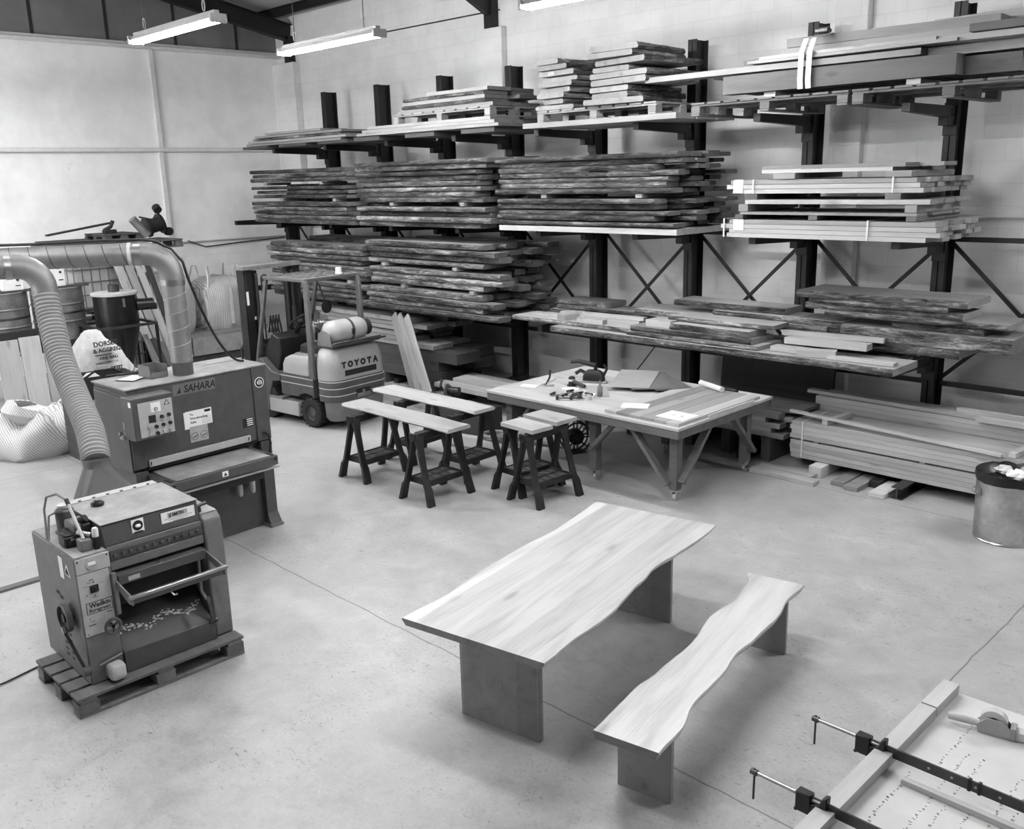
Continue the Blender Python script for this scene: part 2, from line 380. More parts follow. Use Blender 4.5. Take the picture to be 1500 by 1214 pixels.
# roof: sheets on steel rafters and purlins, falling towards the rack wall
ZE, SL = 6.72, .2
def zr(y): return ZE + (YW-y)*SL
yr = 2.0
structure(MB().loft([[(XL-.2, YW+.2, zr(YW+.2)), (XR, YW+.2, zr(YW+.2)), (XR, YW+.2, zr(YW+.2)+.1), (XL-.2, YW+.2, zr(YW+.2)+.1)],
                     [(XL-.2, yr, zr(yr)), (XR, yr, zr(yr)), (XR, yr, zr(yr)+.1), (XL-.2, yr, zr(yr)+.1)],
                     [(XL-.2, YF-.2, zr(yr)-(yr-YF)*SL), (XR, YF-.2, zr(yr)-(yr-YF)*SL), (XR, YF-.2, zr(yr)-(yr-YF)*SL+.1), (XL-.2, YF-.2, zr(yr)-(yr-YF)*SL+.1)]]).build('ceiling', 'roof_sheet', None, 0))
def ibeam(mb, a, b, w, h, tf=.014, tw=.010):
    a, b = Vector(a), Vector(b); d = (b-a).normalized(); up = Vector((0, 0, 1)); sd = d.cross(up).normalized(); u = sd.cross(d)
    for off in (h/2-tf/2, -h/2+tf/2): mb.bar(a+u*off, b+u*off, w, tf)
    mb.bar(a, b, tw, h)
    return mb
for k, x in enumerate((-17.85, -11.75, -5.5, .9)):
    mb = ibeam(MB(), (x, YW-.02, zr(YW)-.34), (x, yr, zr(yr)-.34), .17, .34)
    ibeam(mb, (x, yr, zr(yr)-.34), (x, YF, zr(yr)-(yr-YF)*SL-.34), .17, .34)
    # haunch and stub column under the rafter end
    mb.prism([(YW, zr(YW)-.5), (YW-1.3, zr(YW-1.3)-.5), (YW, zr(YW)-.85)], x-.06, x+.06, 'x') if k else None
    mb.bx(x-.10, x+.10, YW-.14, YW, 5.80 if k == 0 else 5.75, zr(YW)-.4)
    structure(mb.build('beam_%d' % (k+1), 'black_steel', None))
for k, y in enumerate((10.95, 9.35, 7.75, 6.15, 4.55, 2.95)):
    structure(ibeam(MB(), (XL, y, zr(y)-.09), (XR, y, zr(y)-.09), .08, .17).build('beam_%d' % (k+5), 'black_steel', None))
# conduit and cable on the rack wall
structure(MB().tube([(-17.5, YW-.02, 6.05), (-11.6, YW-.02, 6.02)], .012, 6).build('trim_16', 'steel_dark', None))
structure(MB().tube([(XL+.07, 8.9, 2.27), (XL+.03, 9.3, 2.12), (XL+.03, 10.0, 2.16), (XL+.02, 11.2, 2.2)], .012, 6).build('trim_17', 'steel_dark', None))
structure(MB().tube([(XR-1, YW-.035, 2.86), (-5.2, YW-.035, 2.80)], .018, 8).build('trim_18', 'rail_white', None))

# ------------------------------------------------------------------ strip lights on the roof steel
def strip_light(label, x0, x1, y, z, group='strip lights hung from the roof'):
    t = thing('strip_light', label, 'light', ((x0+x1)/2, y, z), 0, group); L = x1-x0; h = L/2
    MB().prism([(-.085, .012), (-.05, .055), (.05, .055), (.085, .012), (.08, .008), (.045, .045), (-.045, .045), (-.08, .008)], -h, h, 'x').build('reflector', 'lamp_white', t)
    MB().bx(-h*.98, h*.98, -.035, .035, .055, .10).build('gear_tray', 'lamp_white', t, .004)
    for s in (-1, 1):
        MB().bx(s*h-.02, s*h+.02, -.10, .10, -.035, .06).build('end_cap', 'lamp_white', t, .004)
        MB().tube([(-h+.03, s*.045, -.012), (h-.03, s*.045, -.012)], .0175, 12).build('tube', 'tube_light', t)
    for s in (-.72, .72):
        zt = zr(y)-.18-z
        MB().tube([(s*h, 0, .10), (s*h, 0, zt)], .006, 6).build('hanger', 'steel_dark', t)
        MB().tube([(s*h+.03*math.cos(a), 0, .18+.06*math.sin(a)) for a in [i*PI/6 for i in range(12)]], .006, 5, closed=True).build('hook', 'lamp_white', t)
    return t
strip_light('lit fluorescent strip light nearer the gable wall and the camera', -12.19, -10.05, 5.50, 5.155)
strip_light('lit fluorescent strip light hung just below the roof steel at the far corner', -11.64, -9.50, 7.295, 5.08)
strip_light('fluorescent strip light cut by the top edge of the photo above the centre stacks', -7.38, -5.24, 7.63, 5.13)
# added strip lights out of view, placed to lift brightness and steer shadows
for (x, y) in ((.2, 9.9), (.2, 9.0), (-4.3, 4.5), (-3.9, 1.9), (-15.0, 3.2), (-15.2, 1.9), (-15.0, -.6), (-8.0, .6)):
    strip_light('added fluorescent strip light, out of view, brightening the hall', x-1.07, x+1.07, y, 5.15, 'added strip lights out of view')
# added fill lights, unseen: soft light below the roof and from the near left
def area(name, loc, rot, sx, sy, power):
    d = bpy.data.lights.new(name, 'AREA'); d.shape = 'RECTANGLE'; d.size = sx; d.size_y = sy; d.energy = power
    o = bpy.data.objects.new(name, d); COL.objects.link(o); o.location = loc; o.rotation_euler = rot; return o
for i, x in enumerate((-14.5, -9.5)):
    area('added_roof_fill', (x, 3.6, zr(3.6)-.45), (R(-11), 0, 0), 1.2, 3.2, 70)
area('added_left_fill', (-12.5, YF+.1, 2.3), (R(90), 0, 0), 5.0, 4.2, 380)
w = bpy.data.worlds.new('world'); scene.world = w; w.use_nodes = True
w.node_tree.nodes['Background'].inputs[0].default_value = (.5, .5, .5, 1); w.node_tree.nodes['Background'].inputs[1].default_value = .05
scene.view_settings.view_transform = 'Standard'; scene.view_settings.look = 'None'; scene.view_settings.gamma = 1
scene.view_settings.use_curve_mapping = False; scene.view_settings.exposure = .3

# ------------------------------------------------------------------ cantilever rack
UX = [-17.58, -15.89, -14.20, -12.46, -10.81, -9.10, -7.40, -5.71, -4.05, -2.36, -.67]
LEV = (4.0, 2.65, 1.3)
YU = 10.75
rack = thing('cantilever_rack', 'black steel cantilever rack holding all the timber along the block wall', 'rack', (-9.1, 10.9, 0))
def rk(mb, name, bev=0): return mb.build(name, 'black_steel', rack, bev, True, 1, loc=(9.1, -10.9, 0))
for i, x in enumerate(UX):
    top = 2.75 if i == 0 else 5.05
    mb = MB().bx(x-.068, x+.068, YU, YU+.014, .0, top).bx(x-.068, x+.068, YU+.256, YU+.27, 0, top).bx(x-.006, x+.006, YU, YU+.27, 0, top)
    rk(mb, 'upright')
    rk(MB().prism([(9.5, 0), (YU+.27, 0), (YU+.27, .128), (YU, .128), (9.5, .08)], x-.06, x+.06, 'x'), 'base_arm', .004)
    for z in LEV:
        if i == 0 and z > 3: continue
        mb = MB().prism([(9.57, z-.085), (9.57, z), (YU, z), (YU, z-.125)], x-.045, x+.045, 'x')
        mb.bx(x-.075, x+.075, YU-.02, YU, z-.30, z+.04).bx(x-.05, x+.05, YU-.22, YU-.02, z-.20, z-.10)
        a = rk(mb, 'arm', .003)
        for dz in (-.03, -.09): MB().cyl((x+.045, YU-.10, z+dz), (x+.057, YU-.10, z+dz), .014, n=8).build('bolt', 'steel_dark', a)
for a, b in zip(UX[:-1], UX[1:]):
    rk(MB().bx(a+.06, b-.06, YU+.20, YU+.25, .90, .955), 'brace'); rk(MB().bx(a+.06, b-.06, YU+.20, YU+.25, 2.555, 2.61), 'brace')
    rk(MB().bar((a+.06, YU+.21, .99), (b-.06, YU+.21, 2.53), .02, .045), 'cross_brace')
    rk(MB().bar((a+.06, YU+.24, 2.53), (b-.06, YU+.24, .99), .02, .045), 'cross_brace')

# ------------------------------------------------------------------ timber stacks: every board is its own object
def stack(where, short, x0, x1, z0, z1, layers, rows, y0=9.38, y1=10.66, waney=True, jit=(.12, .2), gaps=(), group=None, mats=None, light=0):
    """rows of boards front to back on each layer; gaps = layers (from the bottom) lifted on stickers"""
    dep = (y1-y0)/rows; gz = .055
    T = (z1-z0-gz*len(gaps))/layers; z = z0
    for k in range(layers):
        lift = k in gaps
        if lift:
            for sx in ((.14, .72) if k != gaps[0] else (.3, .84)):
                x = x0+(x1-x0)*sx
                o = MB().bx(-.05, .05, 0, y1-y0-.04, 0, gz-.004).build('sticker', 'sawn', None, .002); o.location = (x, y0-.01, z+.001)
                tag(o, f'pale spacer stick near the {"left end" if sx < .5 else "right end"} of the {short}', 'spacer stick', 'spacer sticks between the boards')
            z += gz
        top = layers-k
        nrow = rows if rows > 1 else 1
        for r in range(nrow):
            a = x0 + rnd.uniform(-.3, 1)*jit[0]; b = x1 - rnd.uniform(-.5, 1)*jit[1] + (r*.03)
            t = T*rnd.uniform(.66, .95); wd = dep*rnd.uniform(.76, .83)
            which = ('top' if top == 1 else 'bottom' if top == layers else ORD[top-1]+' down')
            rw = '' if rows == 1 else (', front row' if r == 0 else ', rear row' if r == rows-1 else f', {ORD[r]} row back')
            lab = f'{"bark-edged" if waney else "sawn"} board, {which}{rw} of the {short}'
            m = mats
            if m is None and waney:
                m = ('sawn', 'bark_light' if rnd.random() < .35 else 'bark', 'end_grain')
            board(lab, 'board', (a, y0+dep*r+(rnd.uniform(-.012, .012) if r else rnd.uniform(-.07, .02)), z+.002), b-a, wd, t, waney, rz=rnd.uniform(-.004, .004)*(.4 if r else 1), group=group or where, mats=m, wob=.026)
        z += T
stack('middle shelf far left stack', 'leftmost middle-shelf stack', -16.40, -13.22, 2.655, 3.62, 11, 1, y1=9.95, gaps=(5, 8))
stack('middle shelf far left stack', 'leftmost middle-shelf pile, rear half', -16.30, -13.3, 2.655, 3.58, 5, 1, y0=10.0, y1=10.66)
stack('middle shelf second stack', 'second middle-shelf stack', -13.08, -9.95, 2.655, 3.68, 12, 3, gaps=(4,), jit=(.12, .3))
stack('middle shelf third stack', 'widest middle-shelf stack', -9.68, -6.72, 2.74, 3.64, 12, 4, gaps=(5,), jit=(.06, .3))
board('long pale plank under the widest bark-edged stack on the middle shelf', 'plank', (-9.66, 9.36, 2.652), 3.05, 1.2, .07, False, name='plank', mats=('sawn_light',)*3)
stack('lower shelf far left stack', 'lower-shelf stack above the forklift', -16.0, -12.98, 1.305, 2.32, 11, 1, y1=9.95, gaps=(4,))
stack('lower shelf far left stack', 'lower-shelf pile above the forklift, rear half', -15.6, -13.0, 1.305, 2.42, 6, 1, y0=10.0, y1=10.66)
stack('lower shelf second stack', 'lower-shelf stack above the leaning planks', -12.88, -9.82, 1.305, 2.44, 11, 4, gaps=(4, 7), jit=(.12, .35))
# dark heavy stack on the floor behind the forklift
stack('floor stack behind the forklift', 'pale pile behind the forklift', -14.6, -11.6, .70, 1.17, 6, 2, y0=9.45, y1=10.5, waney=False, jit=(.3, .55), mats=('sawn', 'sawn_grey', 'end_grain'))
for k in range(3):
    for r in range(2):
        board(f'heavy dark beam, {("bottom", "middle", "top")[k]} course, {("front", "rear")[r]} of the floor stack behind the forklift', 'beam',
              (-14.4+.2*k, 9.45+r*.55, .18+k*.172), 3.2-.25*((k+r) % 2), .5, .168, False, name='timber_beam', mats=('beam_dark', 'beam_dark', 'beam_dark'), group='heavy beams behind the forklift')
for i, x in enumerate((-14.0, -12.7, -11.5)):
    o = MB().bx(-.06, .06, 0, 1.15, 0, .17).build('bearer', 'dark_timber', None, .004); o.location = (x, 9.42, .003)
    tag(o, ('dark bearer under the left end of the beams behind the forklift', 'dark bearer under the middle of the beams behind the forklift', 'dark bearer under the right end of the beams behind the forklift')[i], 'bearer')
# ------------------------------------------------------------------ pallets
def make_pallet(label, loc, lx, ly, rz=0, mat='pallet_wood', nd=7, group=None, name='pallet', h=.144):
    """deck boards run along Y, bearers across them"""
    t = thing(name, label, 'pallet', loc, rz, group)
    for k in range(nd):
        bw = lx/nd*.84; x = -lx/2+bw/2+(lx-bw)*k/(nd-1)
        MB().bx(x-bw/2, x+bw/2, -ly/2, ly/2, h-.022, h).build('deck_board', mat, t, .002, rot=None)
    for y in (-ly/2+.07, 0, ly/2-.07):
        MB().bx(-lx/2, lx/2, y-.055, y+.055, h-.044, h-.0225).build('cross_board', mat, t, .002)
        for x in (-lx/2+.06, 0, lx/2-.06):
            MB().bx(x-.058, x+.058, y-.068, y+.068, .022, h-.0445).build('block', mat, t, .003)
    for x in (-lx/2+.06, 0, lx/2-.06):
        MB().bx(x-.055, x+.055, -ly/2, ly/2, 0, .0215).build('bottom_board', mat, t, .002)
    return t

# ------------------------------------------------------------------ top shelf
# first bay: a shallow heap of thin boards on dark bearers
for i, x in enumerate((-16.3, -15.0, -13.75)):
    o = MB().bx(-.45, .45, 0, 1.2, 0, .05).build('bearer', 'dark_timber', None, .003); o.location = (x, 9.42, 4.003)
    tag(o, ('dark flat bearer at the left end of the top-shelf heap nearest the gable wall', 'dark flat bearer under the middle of the top-shelf heap nearest the gable wall', 'dark flat bearer at the right end of the top-shelf heap nearest the gable wall')[i], 'bearer')
n1 = 'thin heap nearest the gable wall'
for k in range(5):
    for r in range(2 if k < 4 else 1):
        a = -16.68+.13*k+.25*(k == 4)+rnd.uniform(0, .1); b = -13.25-.06*k-rnd.uniform(0, .25) - (.5 if k == 4 else 0)
        board(f'thin pale board, {("bottom", "second", "third", "fourth", "top")[k]} layer, {("front", "rear")[r]} of the top-shelf {n1}', 'board',
              (a, 9.42+.62*r, 4.056+.045*k), b-a, .56, .038, k == 2, name='thin_board', mats=('sawn', 'bark_light', 'end_grain'), group=n1, wob=.02, warp=.001)
# second bay: boards, a pallet's worth of short boards above
n2 = 'second top-shelf heap'
for i, x in enumerate((-12.75, -11.4, -10.1)):
    o = MB().bx(-.35, .35, 0, 1.2, 0, .07).build('bearer', 'dark_timber', None, .003); o.location = (x, 9.40, 4.003)
    tag(o, ('dark bearer under the left end of the second top-shelf heap', 'dark bearer under the middle of the second top-shelf heap', 'dark bearer under the right end of the second top-shelf heap')[i], 'bearer')
for k in range(3):
    for r in range(2):
        a = -12.95+.15*k+.2*r; b = -9.62-.08*k-.2*r
        board(f'long pale board, {("bottom", "middle", "top")[k]} layer, {("front", "rear")[r]} of the {n2}', 'board', (a, 9.36+.64*r, 4.076+.047*k), b-a, .58, .043, False,
              name='long_board', mats=('sawn', 'sawn', 'end_grain'), group='long boards of the second heap')
pal2 = make_pallet('grey pallet in the middle of the second top-shelf heap', (-11.0, 10.02, 4.222), 2.2, 1.1, 0, 'sawn', 9)
for k in range(5):
    for r in range(2):
        a = -12.1+.12*k*(1 if r else .4)+rnd.uniform(0, .2); b = -9.86-.1*(k % 2)-rnd.uniform(0, .2)
        if k == 4: a += .45
        board(f'short thick board, {("bottom", "second", "third", "fourth", "top")[k]} layer, {("front", "rear")[r]} of the pallet on the {n2}', 'board', (a, 9.5+.54*r, 4.37+.054*k), b-a, .47, .049, k in (1, 3),
              name='short_board', mats=('sawn', 'bark_light', 'end_grain'), group='short boards of the second heap', wob=.02)
# third bay: planks, a pallet, short slabs laid front to back in two piles
n3 = 'top-shelf pallet heap by the fifth upright'
for r in range(3):
    board(f'long pale plank, {("front", "middle", "rear")[r]}, under the pallet heap above the widest stack', 'plank', (-9.15+.1*r, 9.36+.42*r, 4.003), 2.5-.09*r, .38, .065, False,
          name='plank', mats=('sawn', 'sawn', 'sawn'), group='planks under the pallet heap')
pal3 = make_pallet('pale pallet carrying crosswise slabs above the widest stack', (-7.95, 9.98, 4.072), 1.95, 1.15, 0, 'sawn', 9)
def cross_pile(x0, w, zs, lab, n, T, y0=9.42, L=1.12, shr=.0):
    for k in range(n):
        xx = x0+rnd.uniform(-.05, .07)+shr*k; ww = w*rnd.uniform(.55, .98)
        # length runs along Y: the board is turned a quarter
        sl = board(f'slab laid front to back, {"bottom" if k == 0 else "top" if k == n-1 else ORD[n-k-1]+" down"}, {lab} pile on the pale pallet', 'slab', (xx+ww, y0-rnd.uniform(-.05, .1), zs+(T+.004)*k), L*rnd.uniform(.85, 1.02), ww, T*rnd.uniform(.8, .97), True,
              rz=PI/2+rnd.uniform(-.14, .14), name='slab', mats=('sawn' if k % 3 else 'sawn_light', 'bark_light', 'sawn'), group='crosswise slabs on the pale pallet', wob=.02)
        if lab == 'left' and k == 6: lettering('1/10', T*.95, 'paper', sl, (-.003, ww*.72, T*.12), (PI/2, 0, -PI/2), name='chalk_number')
cross_pile(-8.90, .70, 4.222, 'left', 9, .066)
cross_pile(-8.02, .98, 4.222, 'right', 9, .074)
# fourth bay: two long pallets carrying heavy beams and planks, tied with white webbing
for i, x in enumerate((-5.48, -3.56)):
    make_pallet(('long grey pallet, left of two under the strapped beams', 'long grey pallet, right of two under the strapped beams')[i], (x, 9.95, 4.003), 1.88, 1.25, 0, 'sawn_grey', 9, 'long pallets under the strapped beams')
def tbeam(lab, x0, x1, y, z, w, h, mat='sawn', rz=0, ty=0, name='timber_beam'):
    return board(lab, 'beam', (x0, y, z), x1-x0, w, h, False, rz=rz, tilt=(0, ty), name=name, mats=(mat, mat, 'end_grain'), group='loose beams in the strapped load')
for i, x in enumerate((-5.5, -3.95)):
    o = MB().bx(-.07, .07, 0, 1.1, 0, .06).build('bearer', 'sawn_light', None, .003); o.location = (x, 9.46, 4.149)
    tag(o, ('pale bearer under the left half of the strapped beams', 'pale bearer under the right half of the strapped beams')[i], 'bearer')
tbeam('deep dark beam, front and lowest of the strapped load', -6.05, -3.55, 9.40, 4.213, .20, .19, 'sawn_grey', .01, -.0)
tbeam('deep dark beam behind the front one, lowest of the strapped load', -5.9, -3.05, 9.64, 4.213, .24, .17, 'sawn_grey')
tbeam('thick beam low at the rear of the strapped load', -5.8, -2.95, 9.95, 4.213, .3, .18, 'sawn')
tbeam('thick beam lowest against the uprights in the strapped load', -5.6, -2.8, 10.3, 4.213, .28, .18, 'sawn')
tbeam('long thin pole-like plank sticking out left towards the fifth upright', -7.15, -3.9, 9.42, 4.425, .22, .06, 'sawn', .012)
tbeam('long plank with pointed right end across the strapped load', -6.35, -2.75, 9.66, 4.41, .26, .085, 'sawn', -.012)
tbeam('wide plank in the middle of the strapped load, rear side', -6.1, -3.2, 10.02, 4.41, .5, .07, 'sawn')
tbeam('thin pale board on the front of the strapped load', -5.75, -3.55, 9.40, 4.505, .34, .03, 'sawn')
tbeam('second thin pale board on the front of the strapped load', -5.62, -3.75, 9.42, 4.538, .30, .03, 'sawn_light')
tbeam('square beam across the middle of the strapped load', -5.55, -3.45, 9.76, 4.505, .22, .16, 'sawn', .02)
tbeam('square beam at the rear of the strapped load', -5.7, -3.1, 10.02, 4.505, .2, .15, 'sawn')
tbeam('long narrow plank sticking out at the upper left of the strapped load', -6.35, -4.2, 10.30, 4.505, .28, .16, 'sawn', -.02)
tbeam('topmost grey plank of the strapped load', -5.5, -3.35, 9.78, 4.674, .36, .09, 'sawn', .05)
tbeam('short thick offcut on top of the strapped load beside the last upright', -4.1, -3.2, 10.22, 4.674, .34, .15, 'sawn_light', -.1)
tbeam('pale batten sticking out right from the strapped load', -3.75, -2.85, 9.45, 4.505, .09, .055, 'sawn_light')
tbeam('second pale batten sticking out right from the strapped load', -3.7, -2.75, 9.57, 4.505, .09, .055, 'sawn_light')
tbeam('short grey block at the right end of the strapped load', -3.45, -2.9, 9.40, 4.568, .26, .07, 'sawn_grey')
st = thing('webbing_strap', 'white ratchet webbing strap round the heavy beams on the top shelf', 'strap', (-5.05, 9.37, 4.2))
for dx in (-.045, .045):
    MB().loft([[(dx-.03, y, z), (dx+.03, y, z), (dx+.03, y+a, z+b), (dx-.03, y+a, z+b)] for (y, z, a, b) in ((-.0, .0, .006, 0), (-.015, .10, .006, 0), (-.006, .36, .006, 0), (.08, .50, .006, -.004), (.42, .572, 0, -.006), (.8, .575, 0, -.006), (1.1, .42, -.006, 0), (1.12, .0, -.006, 0))]).build('webbing', 'strap_white', st)
MB().bx(-.07, .07, .30, .40, .575, .61).cyl((-.07, .35, .615), (.07, .35, .615), .02, n=8).build('ratchet', 'steel_dark', st, .004)

BUNDLE_FRONT = []
def bundle_label(x, w, h, z):
    fb = BUNDLE_FRONT[-1][0]; o = MB().bx(-w, w, -.004, 0, -h, h).build('paper_label', 'paper', fb, 0); o.location = (x-fb.location.x, -.004, z-fb.location.z); o['label'] = 'white paper label'
# ------------------------------------------------------------------ fourth bay, middle shelf: pale strapped bundles
def bundle(short, x0, x1, z0, nl, T, rows, w, y0=9.42, mat='sawn_light', jit=.12):
    for k in range(nl):
        for r in range(rows):
            a = x0+rnd.uniform(0, jit); b = x1-rnd.uniform(0, jit*1.4)
            rw = 'front row' if r == 0 else 'rear row' if r == rows-1 else ORD[r]+' row back'
            fb = board(f'pale sawn board, {"bottom" if k == 0 else "top" if k == nl-1 else ORD[nl-k-1]+" down"}, {rw} of the {short}', 'board', (a, y0+w*r+rnd.uniform(-.01, .01), z0+T*k), b-a, w*.94, T*.93, False, warp=.0005,
                  name='sawn_board', mats=(mat if rnd.random() < .75 else 'sawn', mat, 'sawn'), group=short)
            if r == 0 and k == 1: BUNDLE_FRONT.append((fb, a, y0, z0+T*k))
def band(lab, x, y0, y1, z0, z1, w=.018):
    t = MB(); e = .004
    for a in ((x-w/2, x+w/2, y0-e, y0, z0, z1), (x-w/2, x+w/2, y1, y1+e, z0, z1), (x-w/2, x+w/2, y0-e, y1+e, z1, z1+e)): t.bx(*a)
    return tag(t.build('packing_band', 'strap_white', None, 0), lab, 'band')
bundle('bottom strapped bundle', -6.04, -3.55, 2.653, 4, .05, 6, .19)
bundle_label(-5.80, .065, .06, 2.79)
band('white band round the left end of the bottom strapped bundle', -5.98, 9.40, 10.55, 2.654, 2.857); band('white band round the right part of the bottom strapped bundle', -4.28, 9.40, 10.55, 2.654, 2.857)
for i, x in enumerate((-5.8, -4.9, -3.85)):
    o = MB().bx(-.05, .05, 0, 1.15, 0, .05).build('bearer', 'sawn_grey', None, .002); o.location = (x, 9.42, 2.856); tag(o, ('spacer at the left end between the bottom bundle and the thin boards', 'spacer at mid length between the bottom bundle and the thin boards', 'spacer at the right end between the bottom bundle and the thin boards')[i], 'spacer')
bundle('thin boards over the bottom bundle', -5.82, -3.75, 2.908, 1, .03, 4, .28, jit=.05)
for i, x in enumerate((-5.75, -3.86)):
    o = MB().bx(-.06, .06, 0, 1.15, 0, .08).build('bearer', 'sawn', None, .002); o.location = (x, 9.42, 2.94); tag(o, ('thick pale spacer at the left, above the thin boards', 'thick pale spacer at the right, above the thin boards')[i], 'spacer')
bundle('boards between the two bundles', -5.75, -3.66, 3.023, 1, .05, 5, .22, jit=.1)
for i, x in enumerate((-5.66, -4.05)):
    o = MB().bx(-.08, .08, 0, 1.15, 0, .06).build('bearer', 'sawn_grey', None, .002); o.location = (x, 9.42, 3.073); tag(o, ('dark spacer at the left under the upper bundle', 'dark spacer at the right under the upper bundle')[i], 'spacer')
bundle('upper labelled bundle', -5.98, -3.68, 3.136, 3, .05, 6, .19)
bundle_label(-5.82, .06, .072, 3.215)
band('white band round the left part of the upper bundle', -5.62, 9.40, 10.55, 3.137, 3.288); band('white band round the right part of the upper bundle', -4.05, 9.40, 10.55, 3.137, 3.288)
for i, x in enumerate((-5.25, -4.0)):
    o = MB().bx(-.13, .13, 0, 1.1, 0, .06).build('bearer', 'sawn', None, .002); o.location = (x, 9.40, 3.29); tag(o, ('left block lifting the top boards of the bundle stack', 'right block lifting the top boards of the bundle stack')[i], 'spacer')
bundle('top boards of the bundle stack', -5.6, -3.62, 3.352, 2, .04, 3, .36, jit=.35)

# ------------------------------------------------------------------ lower shelf used as a bench for loose slabs
SHELF = 'loose timber on the low shelf'
def slab(lab, x0, x1, y, z, w, t, waney=True, rz=0, mats=None, name='slab', cat='slab', tilt=(0, 0)):
    return board(lab, cat, (x0, y, z), x1-x0, w, t, waney, rz=rz, group=SHELF, name=name, mats=mats or ('sawn_light', 'bark_light', 'sawn'), wob=.03, warp=.002, tilt=tilt)
slab('long pale waney slab along the front edge of the low shelf', -8.62, -3.85, 9.28, 1.303, .62, .075)
slab('second long slab at the back of the low shelf', -9.3, -4.1, 9.95, 1.303, .62, .06, mats=('sawn', 'bark', 'sawn'))
slab('pale wide slab at the left end of the low shelf', -9.52, -7.15, 9.42, 1.38, .48, .06)
slab('pale slab behind the left end of the low shelf', -9.4, -7.6, 9.94, 1.366, .55, .055)
slab('grey board in the small pile at the left of the low shelf', -9.25, -8.1, 9.95, 1.424, .50, .07, mats=('sawn', 'bark', 'sawn'))
slab('middle board of the small pile at the left of the low shelf', -9.15, -7.75, 10.0, 1.497, .45, .06, mats=('sawn', 'bark', 'sawn'))
slab('top board of the small pile at the left of the low shelf', -9.12, -8.25, 10.02, 1.56, .46, .075, mats=('sawn_grey', 'bark', 'sawn'))
slab('dark waney board lying behind the offcuts on the low shelf', -8.2, -6.2, 10.05, 1.424, .5, .09, mats=('sawn', 'bark', 'sawn'))
for i, (x, y, z, L, w, t, rz, lab) in enumerate((
    (-9.25, 9.55, 1.443, .52, .14, .045, .1, 'small pale offcut nearest the left end of the low shelf'),
    (-8.82, 9.70, 1.443, .34, .12, .07, .5, 'small squared block standing among the offcuts on the low shelf'),
    (-8.50, 9.44, 1.443, .26, .18, .075, 1.35, 'chunky offcut beside the crossed sticks on the low shelf'),
    (-8.40, 9.62, 1.443, .95, .09, .045, .14, 'lower of the crossed pale sticks on the low shelf'),
    (-8.42, 9.72, 1.489, 1.0, .09, .045, .08, 'upper of the crossed pale sticks on the low shelf'),
    (-8.28, 9.44, 1.443, .44, .1, .06, .05, 'short pale offcut in front of the crossed sticks on the low shelf'))):
    slab(lab, x, x+L, y, z, w, t, False, rz, ('sawn_light', 'sawn_light', 'sawn'), 'offcut', 'offcut')
slab('wide pale board under the middle pile on the low shelf', -7.35, -5.45, 9.34, 1.38, .55, .05)
slab('waney board second from the bottom of the middle pile', -7.3, -5.55, 9.36, 1.432, .5, .07, mats=('sawn', 'bark', 'sawn'))
slab('short pale slab on the front of the middle pile', -6.7, -5.6, 9.38, 1.505, .42, .075)
slab('small thick block at the left of the middle pile', -7.1, -6.72, 9.42, 1.505, .3, .085, False, 0, ('sawn_light', 'sawn_light', 'sawn'))
slab('pale board bridging the middle pile on the low shelf', -6.85, -5.4, 9.55, 1.593, .4, .05)
slab('large pale slab at the rear of the middle pile', -7.7, -4.95, 9.98, 1.535, .6, .08)
slab('pale plank end lying on the rear slab of the middle pile', -6.5, -4.75, 10.0, 1.618, .5, .07)
slab('thick dark-edged slab on top of the rear of the middle pile', -7.15, -5.55, 10.1, 1.692, .45, .075, mats=('sawn_light', 'bark', 'sawn'))
slab('dark board under the right pile on the low shelf', -5.3, -3.45, 9.95, 1.424, .6, .10, mats=('sawn_grey', 'bark', 'sawn'))
slab('very thick bark-faced slab jutting out at the right end of the low shelf', -4.75, -2.95, 9.92, 1.53, .62, .15, mats=('sawn', 'bark_light', 'sawn_grey'))
slab('short thick slab on the jutting bark-faced slab', -4.2, -3.25, 10.0, 1.685, .5, .08, mats=('sawn', 'bark', 'sawn_grey'))
slab('dark block left of the jutting bark-faced slab', -5.35, -4.82, 10.05, 1.53, .45, .16, mats=('sawn', 'bark', 'sawn'))
slab('lowest wide board of the right top pile on the low shelf', -4.95, -3.0, 9.92, 1.772, .62, .055, mats=('sawn', 'bark_light', 'sawn'))
slab('second board of the right top pile on the low shelf', -5.2, -3.45, 9.94, 1.83, .55, .07, mats=('sawn', 'bark', 'sawn'))
slab('third board of the right top pile on the low shelf', -5.15, -3.6, 9.92, 1.903, .55, .055, mats=('sawn', 'bark_light', 'sawn'))
slab('topmost broad grey-topped slab of the right pile on the low shelf', -5.3, -3.4, 9.90, 1.96, .68, .075, mats=('sawn', 'bark_light', 'sawn'))
for (x, y, z, L, w, t, rz, lab) in (
    (-5.35, 9.45, 1.383, .5, .16, .055, .0, 'small pale block lying on the front slab of the low shelf'),
    (-4.95, 9.30, 1.383, .42, .15, .075, .35, 'square-ended stick pointing to the front at the right of the low shelf'),
    (-5.25, 9.58, 1.46, .95, .16, .07, .06, 'thick pale stick lying on the front slab of the low shelf'),
    (-5.35, 9.70, 1.532, 1.15, .09, .05, .12, 'thin pale stick lying across the others on the low shelf'),
    (-4.62, 9.36, 1.383, .72, .13, .03, .05, 'flat pale strip at the right end of the front slab')):
    slab(lab, x, x+L, y, z, w, t, False, rz, ('sawn_light', 'sawn_light', 'sawn'), 'offcut', 'offcut')

